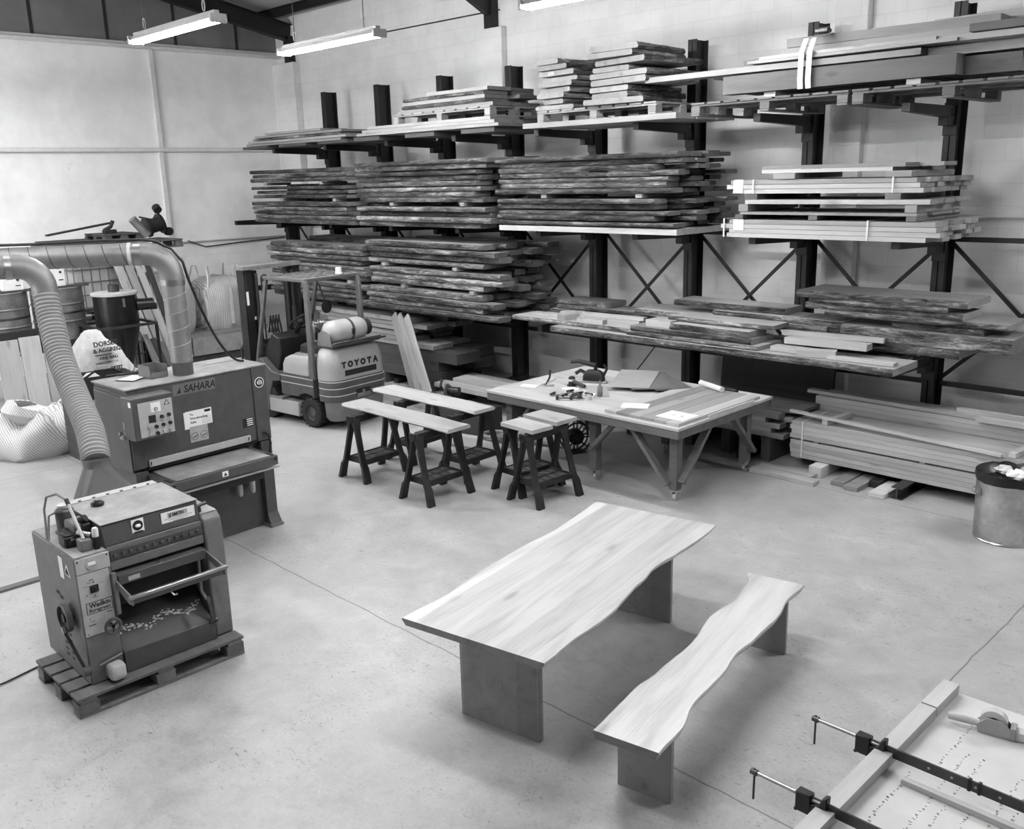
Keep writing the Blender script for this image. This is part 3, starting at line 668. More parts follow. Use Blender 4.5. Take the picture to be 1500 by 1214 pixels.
# ------------------------------------------------------------------ sawn timber on the floor at the right
def floor_bundle(short, x0, x1, y0, z0, nl, T, rows, w, mat, jit=.03):
    for k in range(nl):
        for r in range(rows):
            rw = 'front row' if r == 0 else 'rear row' if r == rows-1 else ORD[r]+' row back'
            board(f'pale plank, {"bottom" if k == 0 else "top" if k == nl-1 else ORD[nl-k-1]+" down"}, {rw} of the {short}', 'plank', (x0+rnd.uniform(0, jit), y0+w*r, z0+T*k), x1-x0-rnd.uniform(0, jit), w*.97, T*.955, False, warp=.0,
                  name='plank', mats=(mat, mat, 'sawn'), group=short)
X0, X1 = -5.13, -1.75
floor_bundle('lower half of the long floor stack', X0, X1, 9.60, .135, 4, .052, 3, .21, 'sawn_light')
for i, x in enumerate((-4.8, -3.6, -2.4)):
    o = MB().bx(-.03, .03, 0, .6, 0, .018).build('spacer', 'sawn', None, .002); o.location = (x, 9.605, .344); tag(o, ('thin spacer in the long floor stack near its left end', 'thin spacer in the middle of the long floor stack', 'thin spacer in the long floor stack near the bin')[i], 'spacer')
floor_bundle('upper half of the long floor stack', X0, X1, 9.60, .364, 4, .052, 3, .21, 'sawn_light')
floor_bundle('raised rear part of the long floor stack', X0-.05, X1, 10.24, .135, 11, .055, 2, .22, 'sawn_light')
for (x0, x1, y, z, w, h, rz, lab) in (
    (-5.3, -2.2, 10.30, .745, .10, .04, -.03, 'narrow batten lying furthest back on the long floor stack'),
    (-3.55, -2.0, 10.30, .787, .06, .045, -.02, 'short batten across the top rear of the long floor stack'),
    (-3.3, -1.8, 10.12+.04, .745, .07, .05, -.02, 'front batten on the raised part of the long floor stack')):
    board(lab, 'batten', (x0, y, z), x1-x0, w, h, False, rz=rz, name='batten', mats=('sawn_light',)*3, group='battens on the long floor stack')
board('long thin lath lying slantwise over the front of the long floor stack', 'lath', (-5.18, 9.66, .645), 2.35, .05, .03, False, rz=-.045, tilt=(0, .028), name='lath', mats=('batten',)*3)
for i, (x, lab) in enumerate(((-4.72, 'pale cross stick under the lath at the left of the long floor stack'), (-2.75, 'pale cross stick on the long floor stack beside the bin'))):
    o = MB().bx(-.035, .035, 0, .5, 0, .055).build('cross_stick', 'batten', None, .003); o.location = (x, 9.62, .574); o.rotation_euler = (0, 0, -.12); tag(o, lab, 'stick')
band('grey packing band round the left end of the long floor stack', -4.97, 9.595, 10.228, .14, .572)
# what lifts it off the floor
for (x, y, L, w, h, m, lab) in ((-4.78, 9.42, .5, .15, .125, 'batten', 'pale square block under the left end of the long floor stack'), (-4.45, 9.30, .5, .15, .05, 'sawn', 'flat block on the floor under the long stack, second from the left'),
                             (-4.28, 9.25, .5, .16, .05, 'sawn', 'flat block on the floor under the long stack, third from the left'), (-3.98, 9.20, .5, .17, .05, 'batten', 'flat block on the floor under the long stack beside the steel bearer')):
    o = MB().bx(0, w, 0, L, 0, h).build('timber_block', m, None, .003); o.location = (x, y, .002); tag(o, lab, 'block', 'blocks under the long floor stack')
sb = MB().bx(-.06, .06, 0, 1.3, 0, .012).bx(-.06, .06, 0, 1.3, .118, .13).bx(-.006, .006, 0, 1.3, .012, .118).build('steel_bearer', 'steel_dark', None); sb.location = (-3.72, 9.30, .002); tag(sb, 'short steel I-section bearer under the middle of the long floor stack', 'bearer')
sb2 = MB().bx(-.06, .06, 0, 1.1, 0, .13).build('timber_block', 'dark_timber', None, .004); sb2.location = (-2.2, 9.5, .002); tag(sb2, 'dark bearer under the right end of the long floor stack behind the bin', 'bearer')
# pile behind the workbench
floor_bundle('short pile behind the workbench', -6.75, -5.35, 9.62, .30, 5, .06, 4, .16, 'sawn', .25)
for i, x in enumerate((-6.6, -6.05, -5.5)):
    o = MB().bx(0, .12, 0, .75, 0, .29).build('bearer', 'dark_timber', None, .004); o.location = (x, 9.6, .003); tag(o, ('dark bearer under the left of the short pile behind the workbench', 'dark bearer under the middle of the short pile behind the workbench', 'dark bearer under the right of the short pile behind the workbench')[i], 'bearer')
board('wide grey board on top of the short pile behind the workbench', 'board', (-6.6, 9.75, .603), 1.5, .5, .04, False, name='board', mats=('sawn_grey',)*3)
for i, (y, z, L) in enumerate(((9.28, .003, .78), (9.12, .003, .9))):
    board(('pale plank lying on the floor behind the near castor of the workbench', 'front pale plank lying on the floor by the workbench castor')[i], 'plank', (-5.36, y, z), L-.1, .15, .045, False, rz=-.02, name='plank', mats=('sawn_light',)*3)
o = MB().bx(0, 1.6, 0, .05, 0, .85).build('steel_plate', 'black_steel', None, .003); o.location = (-6.75, 10.62, .17); o.rotation_euler = (R(-4), 0, 0); tag(o, 'black steel plate leaning between the uprights behind the workbench', 'plate')
# planks between forklift and workbench
for i, (x, y) in enumerate(((-10.7, 9.1), (-9.35, 9.1))):
    o = MB().bx(0, .12, 0, .9, 0, .24).build('bearer', 'dark_timber', None, .004); o.location = (x, y, .003); tag(o, ('dark bearer under the left end of the three floor planks', 'dark bearer under the right end of the three floor planks')[i], 'bearer')
board('front pale plank of the low pile left of the workbench', 'plank', (-10.9, 9.05, .246), 1.95, .24, .065, False, name='plank', mats=('sawn_light',)*3)
board('middle plank of the low pile left of the workbench', 'plank', (-10.75, 9.31, .246), 1.6, .3, .11, False, name='plank', mats=('sawn_light', 'sawn_light', 'sawn'))
board('rear plank of the low pile left of the workbench', 'plank', (-10.95, 9.63, .246), 2.3, .3, .065, False, name='plank', mats=('sawn',)*3)
# planks leaning against the lower-shelf stack
def leaning(lab, foot, head, w, t, mat, name='plank', cat='plank', group=None, face=None):
    """a plank from FOOT to HEAD, its broad face turned to FACE"""
    f, h = Vector(foot), Vector(head); d = (h-f); L = d.length; d.normalize()
    nrm = Vector(face) if face else Vector((0, -1, 0)); nrm = (nrm-d*nrm.dot(d)).normalized(); s = nrm.cross(d)
    mb, ms = board_mesh(L, w, t, False, sum(ord(c) for c in lab), .0, (mat,)*3); o = mb.build(name, list(ms))
    o.matrix_world = Matrix(((d.x, s.x, nrm.x, f.x), (d.y, s.y, nrm.y, f.y), (d.z, s.z, nrm.z, f.z), (0, 0, 0, 1)))
    return tag(o, lab, cat, group)
for i, (x, w, hx) in enumerate(((-10.70, .15, -11.95), (-10.54, .14, -11.82), (-10.32, .20, -11.63))):
    leaning(('left of the three pale planks leaning on the lower-shelf stack', 'middle of the three pale planks leaning on the lower-shelf stack', 'right and widest of the three planks leaning on the lower-shelf stack')[i], (x, 8.62, .02), (hx, 9.20, 1.30), w, .03, 'sawn_light' if i else 'sawn', group='planks leaning on the stack')
# ------------------------------------------------------------------ dining table and bench
def live_top(name, mat, parent, L, W, T, z, e0, e1, seed, n=70, under=.03):
    """live-edge top: length along X, local centre; e0/e1 give edge offsets along the length"""
    secs = []
    for i in range(n+1):
        x = -L/2+L*i/n; u = i/n
        a = -W/2+e0(u)+noise.noise((x*4, seed, 1))*.010+noise.noise((x*12, seed, 2))*.003
        b = W/2+e1(u)+noise.noise((x*4, seed, 4))*.010+noise.noise((x*12, seed, 5))*.003
        secs.append([(x, a+under, z-T), (x, b-under, z-T), (x, b-.012, z-T*.55), (x, b, z-T*.25), (x, b-.004, z), (x, (a+b)/2, z), (x, a+.004, z), (x, a, z-T*.25), (x, a+.012, z-T*.55)])
    mb = MB().loft(secs); mb.m[-1] = mb.m[-2] = 1  # ends get dark end grain, its tone also standing in for their shade
    return mb.build(name, [mat, 'end_grain'], parent, 0)
# corners of the table top measured at 0.75 m
ta = Vector((-4.27, 3.20)); tb = Vector((-4.72, 5.61)); tc = Vector((-3.67, 5.79)); td = Vector((-3.22, 3.37))
ctr = (ta+tb+tc+td)/4; ax = ((tb+tc)/2-(ta+td)/2); TL = ax.length; trz = math.atan2(ax.y, ax.x); TW = ((td+tc)/2-(ta+tb)/2).length
dt = thing('dining_table', 'long pale oak live-edge table on two plank ends, in the middle of the floor', 'table', (ctr.x, ctr.y, 0), trz)
# local +Y is to the left of the length direction (towards the sander), -Y towards the bench
def lerp(pts):
    def f(u):
        for (a, va), (b, vb) in zip(pts[:-1], pts[1:]):
            if u <= b: t = (u-a)/(b-a); t = t*t*(3-2*t); return va+(vb-va)*t
        return pts[-1][1]
    return f
live_top('table_top', 'oak_top', dt, TL, TW, .045, .75, lerp([(0, 0), (.12, .0), (.3, -.02), (.5, .03), (.62, .055), (.75, .02), (.9, -.005), (1, 0)]), lerp([(0, .0), (.15, -.035), (.35, -.01), (.55, -.015), (.72, -.04), (.88, -.02), (1, .0)]), 3.3)
for s, nm in ((-1, 'near'), (1, 'far')):
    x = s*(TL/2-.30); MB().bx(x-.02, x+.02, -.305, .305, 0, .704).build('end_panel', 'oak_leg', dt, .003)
# bench
ba = Vector((-2.90, 3.42)); bb = Vector((-3.35, 5.76)); bc = Vector((-2.95, 5.86)); bd = Vector((-2.50, 3.48))
ctr = (ba+bb+bc+bd)/4; ax = ((bb+bc)/2-(ba+bd)/2); BL = ax.length; brz = math.atan2(ax.y, ax.x); BW = ((bd+bc)/2-(ba+bb)/2).length
be = thing('bench', 'low pale live-edge oak bench beside the dining table', 'bench', (ctr.x, ctr.y, 0), brz)
live_top('seat', 'oak_bench', be, BL, BW, .05, .46, lerp([(0, .01), (.1, .0), (.22, .045), (.38, .03), (.5, .05), (.6, .02), (.75, -.005), (.88, .02), (1, .0)]), lerp([(0, 0), (.18, .0), (.3, -.03), (.5, -.06), (.66, -.02), (.8, -.07), (.92, -.045), (1, .02)]), 8.1, 80, .02)
for s in (-1, 1):
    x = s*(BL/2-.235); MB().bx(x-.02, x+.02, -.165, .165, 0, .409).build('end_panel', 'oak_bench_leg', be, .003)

# ------------------------------------------------------------------ folding plastic trestles with loose planks
def trestle(label, x, y, rz=0, H=.775, L=.66):
    """top bar along local Y"""
    t = thing('trestle', label, 'trestle', (x, y, 0), rz, 'folding trestles')
    MB().bx(-.035, .035, -L/2, L/2, H-.085, H-.012).bx(-.05, .05, -L/2, -L/2+.03, H-.06, H).bx(-.05, .05, L/2-.03, L/2, H-.06, H).bx(-.045, .045, -L/2+.08, L/2-.08, H-.06, H-.005).build('top_bar', 'trestle', t, .004)
    for sx in (-1, 1):
        for sy in (-1, 1):
            secs = []
            for u, w, dp in ((0, .13, .04), (.10, .10, .038), (.18, .078, .036), (.45, .072, .036), (.70, .078, .038), (.76, .09, .042), (1, .095, .048)):
                z = (H-.03)*(1-u); yy = sy*(L/2-.075+.045*u); xx = sx*(.022+.19*u + (.02 if u > .74 else 0))
                secs.append([(xx-dp/2, yy-w/2, z), (xx+dp/2, yy-w/2, z), (xx+dp/2, yy+w/2, z), (xx-dp/2, yy+w/2, z)])
            MB().loft(secs).build('leg', 'trestle', t, .004)
    mb = MB().bx(-.155, .155, -L/2+.09, L/2-.09, .225, .245)
    for sx in (-1, 1): mb.bx(sx*.155-.008, sx*.155+.008, -L/2+.08, L/2-.08, .195, .255)
    for sy in (-1, 1): mb.bx(-.165, .165, sy*(L/2-.085)-.008, sy*(L/2-.085)+.008, .195, .26)
    tr = mb.build('tray', 'trestle', t, .003)
    mb = MB()
    for i in range(4):
        for j in range(2): mb.bx(-.13+.14*j, -.02+.14*j, -.21+.11*i, -.12+.11*i, .2455, .250)
    mb.build('tray_panels', 'tray', tr)
    return t
PT = .782
trestle('black trestle under the left end of the front plank', -8.66, 6.21, R(3))
trestle('black trestle under the right end of the front plank', -7.50, 6.20, R(2))
trestle('black trestle under the left end of the rear plank', -8.80, 7.00, R(4)); trestle('black trestle under the right end of the rear plank', -7.77, 6.97, R(3))
trestle('nearer of the two black trestles side by side under the short planks', -6.55, 6.93, R(-2)); trestle('farther of the two black trestles side by side under the short planks', -6.93, 7.06, R(-3))
def tplank(lab, near_l, near_r, w, t=.042, z=PT, waney=True, mat='sawn_light'):
    a, b = Vector(near_l), Vector(near_r); d = b-a
    return board(lab, 'plank', (a.x, a.y, z), d.length, w, t, waney, rz=math.atan2(d.y, d.x), name='plank', mats=(mat, mat, mat), wob=.012, warp=.002)
tplank('front knotty pale plank lying across two trestles', (-9.07, 6.09), (-7.17, 6.10), .335)
tplank('rear knotty pale plank lying across two trestles', (-9.41, 6.80), (-7.54, 6.82), .335)
tplank('nearer short pale plank on the pair of trestles by the workbench', (-6.97, 6.69), (-6.47, 6.66), .30, waney=False); tplank('farther short pale plank on the pair of trestles by the workbench', (-7.02, 7.09), (-6.50, 7.07), .32, waney=False)

# ------------------------------------------------------------------ wheeled workbench
wb = thing('workbench', 'heavy wooden workbench on castors with diagonal braces', 'workbench', (-6.67, 8.46, 0))
WX, WY, WH = 1.42, .93, .87
o = MB().bx(-WX, WX, -WY, WY, WH-.03, WH).build('top', 'bench_top', wb, .003)
o = [MB().bx(-WX+.01, WX-.01, s*(WY-.03)-.02, s*(WY-.03)+.02, WH-.12, WH-.031).build('rail', 'bench_wood', wb, .003) for s in (-1, 1)]
for s in (-1, 1): MB().bx(s*(WX-.03)-.02, s*(WX-.03)+.02, -WY+.052, WY-.052, WH-.12, WH-.031).build('end_rail', 'bench_wood', wb, .003)
MB().bx(-WX+.06, WX-.06, -.02, .02, WH-.14, WH-.032).build('middle_rail', 'bench_wood', wb, .003)
for lx in (-1.2, .14, 1.24):
    for ly in (-.71, .66):
        MB().bx(lx-.05, lx+.05, ly-.05, ly+.05, .13, WH-.032).build('leg', 'bench_wood', wb, .004)
        c = MB().bx(lx-.045, lx+.045, ly-.045, ly+.045, .118, .128).bx(lx-.03, lx-.022, ly-.02, ly+.04, .04, .118).bx(lx+.022, lx+.03, ly-.02, ly+.04, .04, .118).build('castor', 'chrome', wb, 0)
        MB().cyl((lx-.018, ly+.02, .045), (lx+.018, ly+.02, .045), .045, n=16).build('wheel', 'label_grey', c)
def brace(a, b): MB().bar(a, b, .045, .09, up=(0, 1, 0) if abs(a[1]-b[1]) < .01 else (1, 0, 0)).build('brace', 'bench_wood', wb, .003)
fy = -.79
brace((1.20, fy, .20), (.72, fy, .76)); brace((.14, fy, .38), (.50, fy, .76)); brace((-1.18, fy, .25), (-.75, fy, .76))
for lx in (1.32,): brace((lx, -.72, .22), (lx, -.22, .76)); brace((lx, .70, .25), (lx, .22, .76))
brace((-1.3, .66, .25), (-1.3, .2, .76))
ZB = WH+.001
# boards of the panel being made
for k in range(6):
    o = MB().bx(0, .157, 0, 1.58, 0, .032).build('panel_board', 'sawn_light' if k in (0, 5) else 'sawn', None, .002)
    o.location = (-6.27+.163*k, 7.60, ZB); tag(o, f'flat board lying on the workbench, {ORD[k]} from the left of six side by side', 'board', 'boards laid out on the workbench')
    o.data.transform(Matrix.Rotation(-PI/2, 4, 'Z')); o.rotation_euler = (0, 0, PI/2)
o = MB().bx(0, .9, 0, .018, 0, .03).build('edge_strip', 'batten', None, .002); o.location = (-5.26, 8.1, ZB); o.rotation_euler = (0, 0, PI/2); tag(o, 'thin pale strip along the right edge of the workbench', 'strip')
def sheet(lab, x, y, z, w, d, rz, mat, t=.004, name='sheet', cat='sheet', group=None):
    o = MB().bx(-w/2, w/2, -d/2, d/2, 0, t).build(name, mat, None, 0); o.location = (x, y, z); o.rotation_euler = (0, 0, rz); return tag(o, lab, cat, group)
sheet('grey abrasive sheet fanned out lowest on the workbench', -6.62, 9.10, ZB+.033, .46, .90, 1.0, 'machine_mid', name='abrasive_sheet'); sheet('grey abrasive sheet in the middle of the fan on the workbench', -6.78, 9.02, ZB+.040, .48, .98, .78, 'grey_plastic', name='abrasive_sheet')
sheet('topmost square grey abrasive sheet on the workbench', -6.93, 8.98, ZB+.047, .50, 1.02, .50, 'card', name='abrasive_sheet')
sheet('grey abrasive sheet lying left of the fanned pile', -6.98, 8.32, ZB, .26, .6, .75, 'card', name='abrasive_sheet')
sheet('white paper note on the left of the board panel', -6.10, 7.92, ZB+.033, .30, .21, .5, 'paper', .006, 'paper'); n = sheet('white paper sheet with two marks at the front right of the board panel', -5.50, 7.86, ZB+.033, .34, .30, .0, 'paper', .003, 'paper')
for x in (-.04, .06): MB().lathe([(.0, .0), (.022, .0), (.022, .001), (0, .001)], (x, 0, .003), 12).build('mark', 'label_grey', n)
sheet('crumpled white rag at the left of the workbench', -7.80, 8.0, ZB, .22, .12, .3, 'paper', .012, 'rag', 'rag')
sheet('white scrap beside the sander on the workbench', -7.3, 8.20, ZB, .2, .1, .6, 'paper', .01, 'rag', 'rag'); sheet('white scrap under the tools on the workbench', -6.98, 8.05, ZB, .3, .16, .4, 'paper', .012, 'rag', 'rag')
def roll(lab, a, b, r, mat):
    o = MB().cyl(a, b, r, n=18).build('roll', mat, None); tag(o, lab, 'roll'); return o
roll('pale cardboard tube at the back right of the workbench', (-6.12, 9.22, ZB+.068), (-5.72, 9.06, ZB+.068), .034, 'strap_white'); roll('dark-ended tube beside the pale cardboard tube on the workbench', (-5.98, 9.29, ZB+.031), (-5.62, 9.21, ZB+.031), .03, 'black_plastic')
# F-clamps with orange-peel handles, lying and standing
def f_clamp(lab, x, y, z, rz, L=.34):
    t = thing('clamp', lab, 'clamp', (x, y, z), rz, 'clamps on the workbench')
    MB().bx(0, L, -.011, .011, .022, .030).build('bar', 'steel_dark', t, .002)
    MB().prism([(0, -.012), (.03, -.012), (.035, .07), (.02, .10), (0, .10)], .012, .036, 'z').build('fixed_jaw', 'black_plastic', t, .004)
    s = MB().prism([(.16, -.012), (.19, -.012), (.195, .10), (.16, .10)], .012, .036, 'z').build('sliding_jaw', 'black_plastic', t, .004)
    MB().cyl((.10, .08, .026), (.25, .08, .026), .006, n=8).build('screw', 'steel', s); MB().cyl((.25, .08, .026), (.36, .08, .026), .018, n=10).build('handle', 'black_plastic', s)
    return t
f_clamp('black bar clamp lying nearest the front left of the workbench tools', -7.25, 7.78, ZB, R(12)); f_clamp('black bar clamp lying crosswise in the workbench tools', -7.05, 7.66, ZB, R(40)); f_clamp('black bar clamp behind the others on the workbench', -7.2, 8.02, ZB, R(-8))
def spring_tool(lab, x, y, rz):
    t = thing('hand_clamp', lab, 'clamp', (x, y, ZB), rz)
    MB().tube([(-.05, 0, .015), (-.02, 0, .05), (.01, 0, .11), (.02, 0, .20)], [.014, .012, .012, .014], 8).build('handle', 'black_plastic', t); MB().tube([(-.10, .0, .012), (.0, 0, .05), (.09, .02, .10)], [.012, .012, .01], 8).build('second_handle', 'steel', t)
    MB().bx(-.06, .06, -.02, .02, 0, .02).build('jaw', 'steel', t, .004)
spring_tool('upright toggle clamp at the back left of the workbench', -7.62, 8.16, R(30))
# belt sander
t = thing('belt_sander', 'large black belt sander on the workbench in front of the upright', 'power tool', (-7.32, 8.66, ZB), R(20))
MB().loft([[(x*s, y*s2, z) for x, y in rrect(-.14, .14, -.05, .05, .03)] for s, s2, z in ((1, 1, .03), (1, 1.05, .07), (.85, .95, .13), (.55, .7, .16))]).build('body', 'black_plastic', t)
MB().bx(-.17, .17, -.045, .045, .0, .03).build('belt', 'card', t, .012)
MB().tube([(.02, 0, .15), (.02, 0, .22), (-.20, 0, .26), (-.30, 0, .245)], [.03, .032, .026, .022], 10).build('handle', 'black_plastic', t); MB().tube([(.13, 0, .10), (.17, 0, .18), (.13, 0, .24)], .018, 8).build('front_grip', 'black_plastic', t)
MB().tube([(-.12, .05, .1), (-.2, .06, .13), (-.26, .05, .09)], .024, 8).build('dust_port', 'black_plastic', t)
# orbital sander
t = thing('orbital_sander', 'round pale-topped orbital sander lying by the belt sander', 'power tool', (-7.42, 8.36, ZB), R(-10))
MB().lathe([(.062, 0), (.062, .012), (.045, .02), (.04, .05), (.045, .09), (.03, .115), (0, .12)], (0, 0, 0), 18).build('body', 'black_plastic', t); MB().lathe([(.046, .0), (.046, .025), (0, .026)], (0, 0, .06), 18).build('band', 'strap_white', t)
MB().tube([(.04, 0, .05), (.14, 0, .045), (.24, .01, .03)], [.028, .024, .02], 10).build('handle', 'black_plastic', t)
# glue bottle, tape roll
t = thing('glue_bottle', 'grey glue bottle with pointed cap among the workbench clamps', 'bottle', (-6.78, 8.13, ZB))
MB().lathe([(.03, 0), (.034, .01), (.034, .11), (.015, .14), (.012, .15)], (0, 0, 0), 14).build('body', 'grey_plastic', t); MB().lathe([(.014, .15), (.012, .17), (.003, .20), (0, .20)], (0, 0, 0), 10).build('cap', 'grey_plastic', t)
t = MB().lathe([(.035, 0), (.055, 0), (.055, .05), (.035, .05), (.035, 0)], (0, 0, 0), 20).build('tape_roll', 'tape_clear', None); t.location = (-6.80, 7.92, ZB); tag(t, 'pale roll of tape standing at the front of the workbench tools', 'tape')
t = MB().tube([(.05*math.cos(a)*(1+.2*math.sin(2*a)), .05*math.sin(a), .03+.02*math.cos(3*a)) for a in [i*PI/8 for i in range(16)]], .012, 6, closed=True).build('cable_coil', 'rubber', None); t.location = (-7.02, 7.88, ZB+.01); tag(t, 'small black coil between the workbench clamps', 'coil') if False else bpy.data.objects.remove(t)

# ------------------------------------------------------------------ beneath and beside the workbench
t = thing('hose_reel', 'black spoked reel standing on the floor under the workbench', 'reel', (-7.42, 8.42, .0), R(62))
for s in (-.06, .06):
    MB().tube([(.19*math.cos(a), s, .205+.19*math.sin(a)) for a in [i*PI/14 for i in range(28)]], .012, 8, closed=True).build('rim', 'black_plastic', t)
    mb = MB()
    for i in range(8): a = i*PI/4; mb.bar((.04*math.cos(a), s, .205+.04*math.sin(a)), (.185*math.cos(a), s, .205+.185*math.sin(a)), .014, .02, up=(0, 1, 0))
    mb.cyl((0, s-.01, .205), (0, s+.01, .205), .05, n=14).build('spokes', 'black_plastic', t)
MB().cyl((0, -.05, .205), (0, .05, .205), .10, n=20).build('drum', 'rubber', t); MB().bx(-.12, .12, -.09, .09, 0, .012).build('foot', 'black_plastic', t, .003)
pts = []
for i in range(64): a = i*.3; r = .19+.015*math.sin(i*.7); pts.append((r*math.cos(a), r*math.sin(a)*.75, .03+.028*(i//21)))
pts += [(.35, .1, .06), (.6, .22, .04), (1.0, .32, .03)]
t = MB().tube(pts, .026, 8).build('vacuum_hose', 'grey_plastic', None); t.location = (-8.55, 8.12, 0); tag(t, 'coiled grey vacuum hose on the floor between rear trestle and workbench', 'hose')
t = thing('mitre_saw', 'dusty mitre saw on the floor behind the rear plank', 'power tool', (-10.05, 8.55, .0), R(25))
MB().lathe([(.20, .02), (.22, .03), (.22, .09), (.2, .10), (0, .10)], (0, 0, 0), 28).build('turntable', 'steel_dark', t); MB().bx(-.33, .33, .02, .06, .10, .19).build('fence', 'steel_dark', t, .004)
MB().bx(-.32, .32, -.1, .14, .0, .07).build('base', 'grey_plastic', t, .01)
MB().tube([(0, .22, .08), (0, .24, .30), (0, .1, .42)], .045, 10).build('arm', 'black_plastic', t); MB().cyl((-.02, .02, .36), (.02, .02, .36), .13, n=24).build('blade_guard', 'grey_plastic', t); MB().cyl((.03, .05, .38), (.20, .05, .38), .06, n=16).build('motor', 'black_plastic', t); MB().tube([(0, -.08, .40), (0, -.16, .50), (0, -.10, .58)], .02, 8).build('handle', 'black_plastic', t)
o = MB().bx(0, .75, 0, .45, 0, .34).build('box', 'machine_inner', None, .01); o.location = (-9.55, 8.0, .002); o.rotation_euler = (0, 0, .2); tag(o, 'low dark toolbox on the floor behind the rear plank', 'toolbox')
o = board('pale board leaning low behind the rear trestle, by the toolbox', 'board', (-8.9, 7.55, .003), .95, .34, .04, False, rz=.12, name='board', mats=('sawn',)*3)

# ------------------------------------------------------------------ bin
t = thing('dustbin', 'galvanised dustbin lined with a black bag, in front of the long floor stack', 'bin', (-2.55, 8.93, 0))
prof = [(.255, .0), (.262, .012), (.255, .022), (.26, .05), (.268, .3), (.276, .6), (.278, .62), (.284, .632), (.276, .645), (.268, .63), (.25, .1), (0, .09)]
MB().lathe(prof, (0, 0, 0), 48).build('body', 'galvanised', t)
for a in (R(222), R(42)):
    c, s = math.cos(a), math.sin(a); M = Matrix(((-s, c, 0, c*.272), (c, s, 0, s*.272), (0, 0, 1, .47), (0, 0, 0, 1)))
    h = MB().bx(-.055, .055, -.002, .006, -.035, .035, M=M).build('handle_plate', 'galvanised', t, 0)
    pts = [M @ Vector(p) for p in ((-.045, .006, .02), (-.045, .03, .015), (-.045, .034, -.015), (.045, .034, -.015), (.045, .03, .015), (.045, .006, .02))]
    MB().tube(pts, .005, 6).build('handle', 'chrome', h)
secs = []
rg = random.Random(4)
for j, (r, z) in enumerate(((.283, .57), (.291, .62), (.288, .655), (.27, .66), (.25, .62), (.2, .585), (.1, .60))):
    secs.append([((r+.006*noise.noise((3*math.cos(a), 3*math.sin(a), j*1.5)))*math.cos(a), (r+.006*noise.noise((3*math.cos(a), 3*math.sin(a), j*1.5)))*math.sin(a), z+.028*noise.noise((4*math.cos(a), 4*math.sin(a), 7+j*.4))*(1 if j > 2 else .5)) for a in [2*PI*i/48 for i in range(48)]])
MB().loft(secs, cap=True).build('bin_liner', 'bag_black', t)
for i, (x, y, s, m) in enumerate(((-2.47, 8.86, .10, 'paper'), (-2.62, 8.98, .08, 'strap_white'), (-2.42, 9.02, .09, 'label_grey'))):
    mb = MB(); mb.lathe([(0, -.4), (.7, -.25), (1, .1), (.6, .45), (0, .5)], (0, 0, 0), 9)
    mb.v = [tuple(Vector(v)*s*(1+.5*noise.noise(Vector(v)*2+Vector((i*5, 0, 0))))) for v in mb.v]; o = mb.build('crumpled_paper', m, None, smooth=False)
    o.location = (x, y, .64); tag(o, ('crumpled white paper on the rubbish in the bin, nearest the rim', 'pale scrap at the left inside the bin', 'grey scrap at the back inside the bin')[i], 'paper')

# ------------------------------------------------------------------ gluing table in the near corner
gt = thing('gluing_table', 'white-topped low table with pencilled figures, cut by the frame corner', 'table', (-.45, 2.95, 0))
GH = .845
MB().bx(-1.01, 1.0, -1.6, 1.50, GH-.03, GH).build('top', 'ply_white', gt, .002)
MB().bx(-.95, .95, -1.5, 1.4, GH-.13, GH-.031).build('apron', 'sawn', gt, .003)
for sx in (-.9, .9):
    for sy in (-1.4, 1.3): MB().bx(sx-.04, sx+.04, sy-.04, sy+.04, 0, GH-.131).build('leg', 'sawn', gt, .003)
mb = MB(); rg = random.Random(12)
for line in range(26):       # rows of pencilled sums along the table's length
    x = -.85+line*.07+rg.uniform(-.02, .02); y = 1.3-rg.uniform(0, .9); y1 = y-rg.uniform(.3, 1.5)
    while y > max(-1.4, y1):
        h = rg.uniform(.004, .014); wv = rg.uniform(-.006, .006)
        mb.bar((x+wv-h/2, y, GH+.0007), (x+wv+h/2, y+rg.uniform(-.005, .005), GH+.0007), .0022, .0008)
        if rg.random() < .5: mb.bar((x+wv-h/2, y-.004, GH+.0007), (x+wv+h/2, y-.009, GH+.0007), .002, .0008)
        y -= rg.uniform(.014, .03)
mb.build('pencil_sums', 'label_dark' if 'label_dark' in MATS else 'ink', gt)
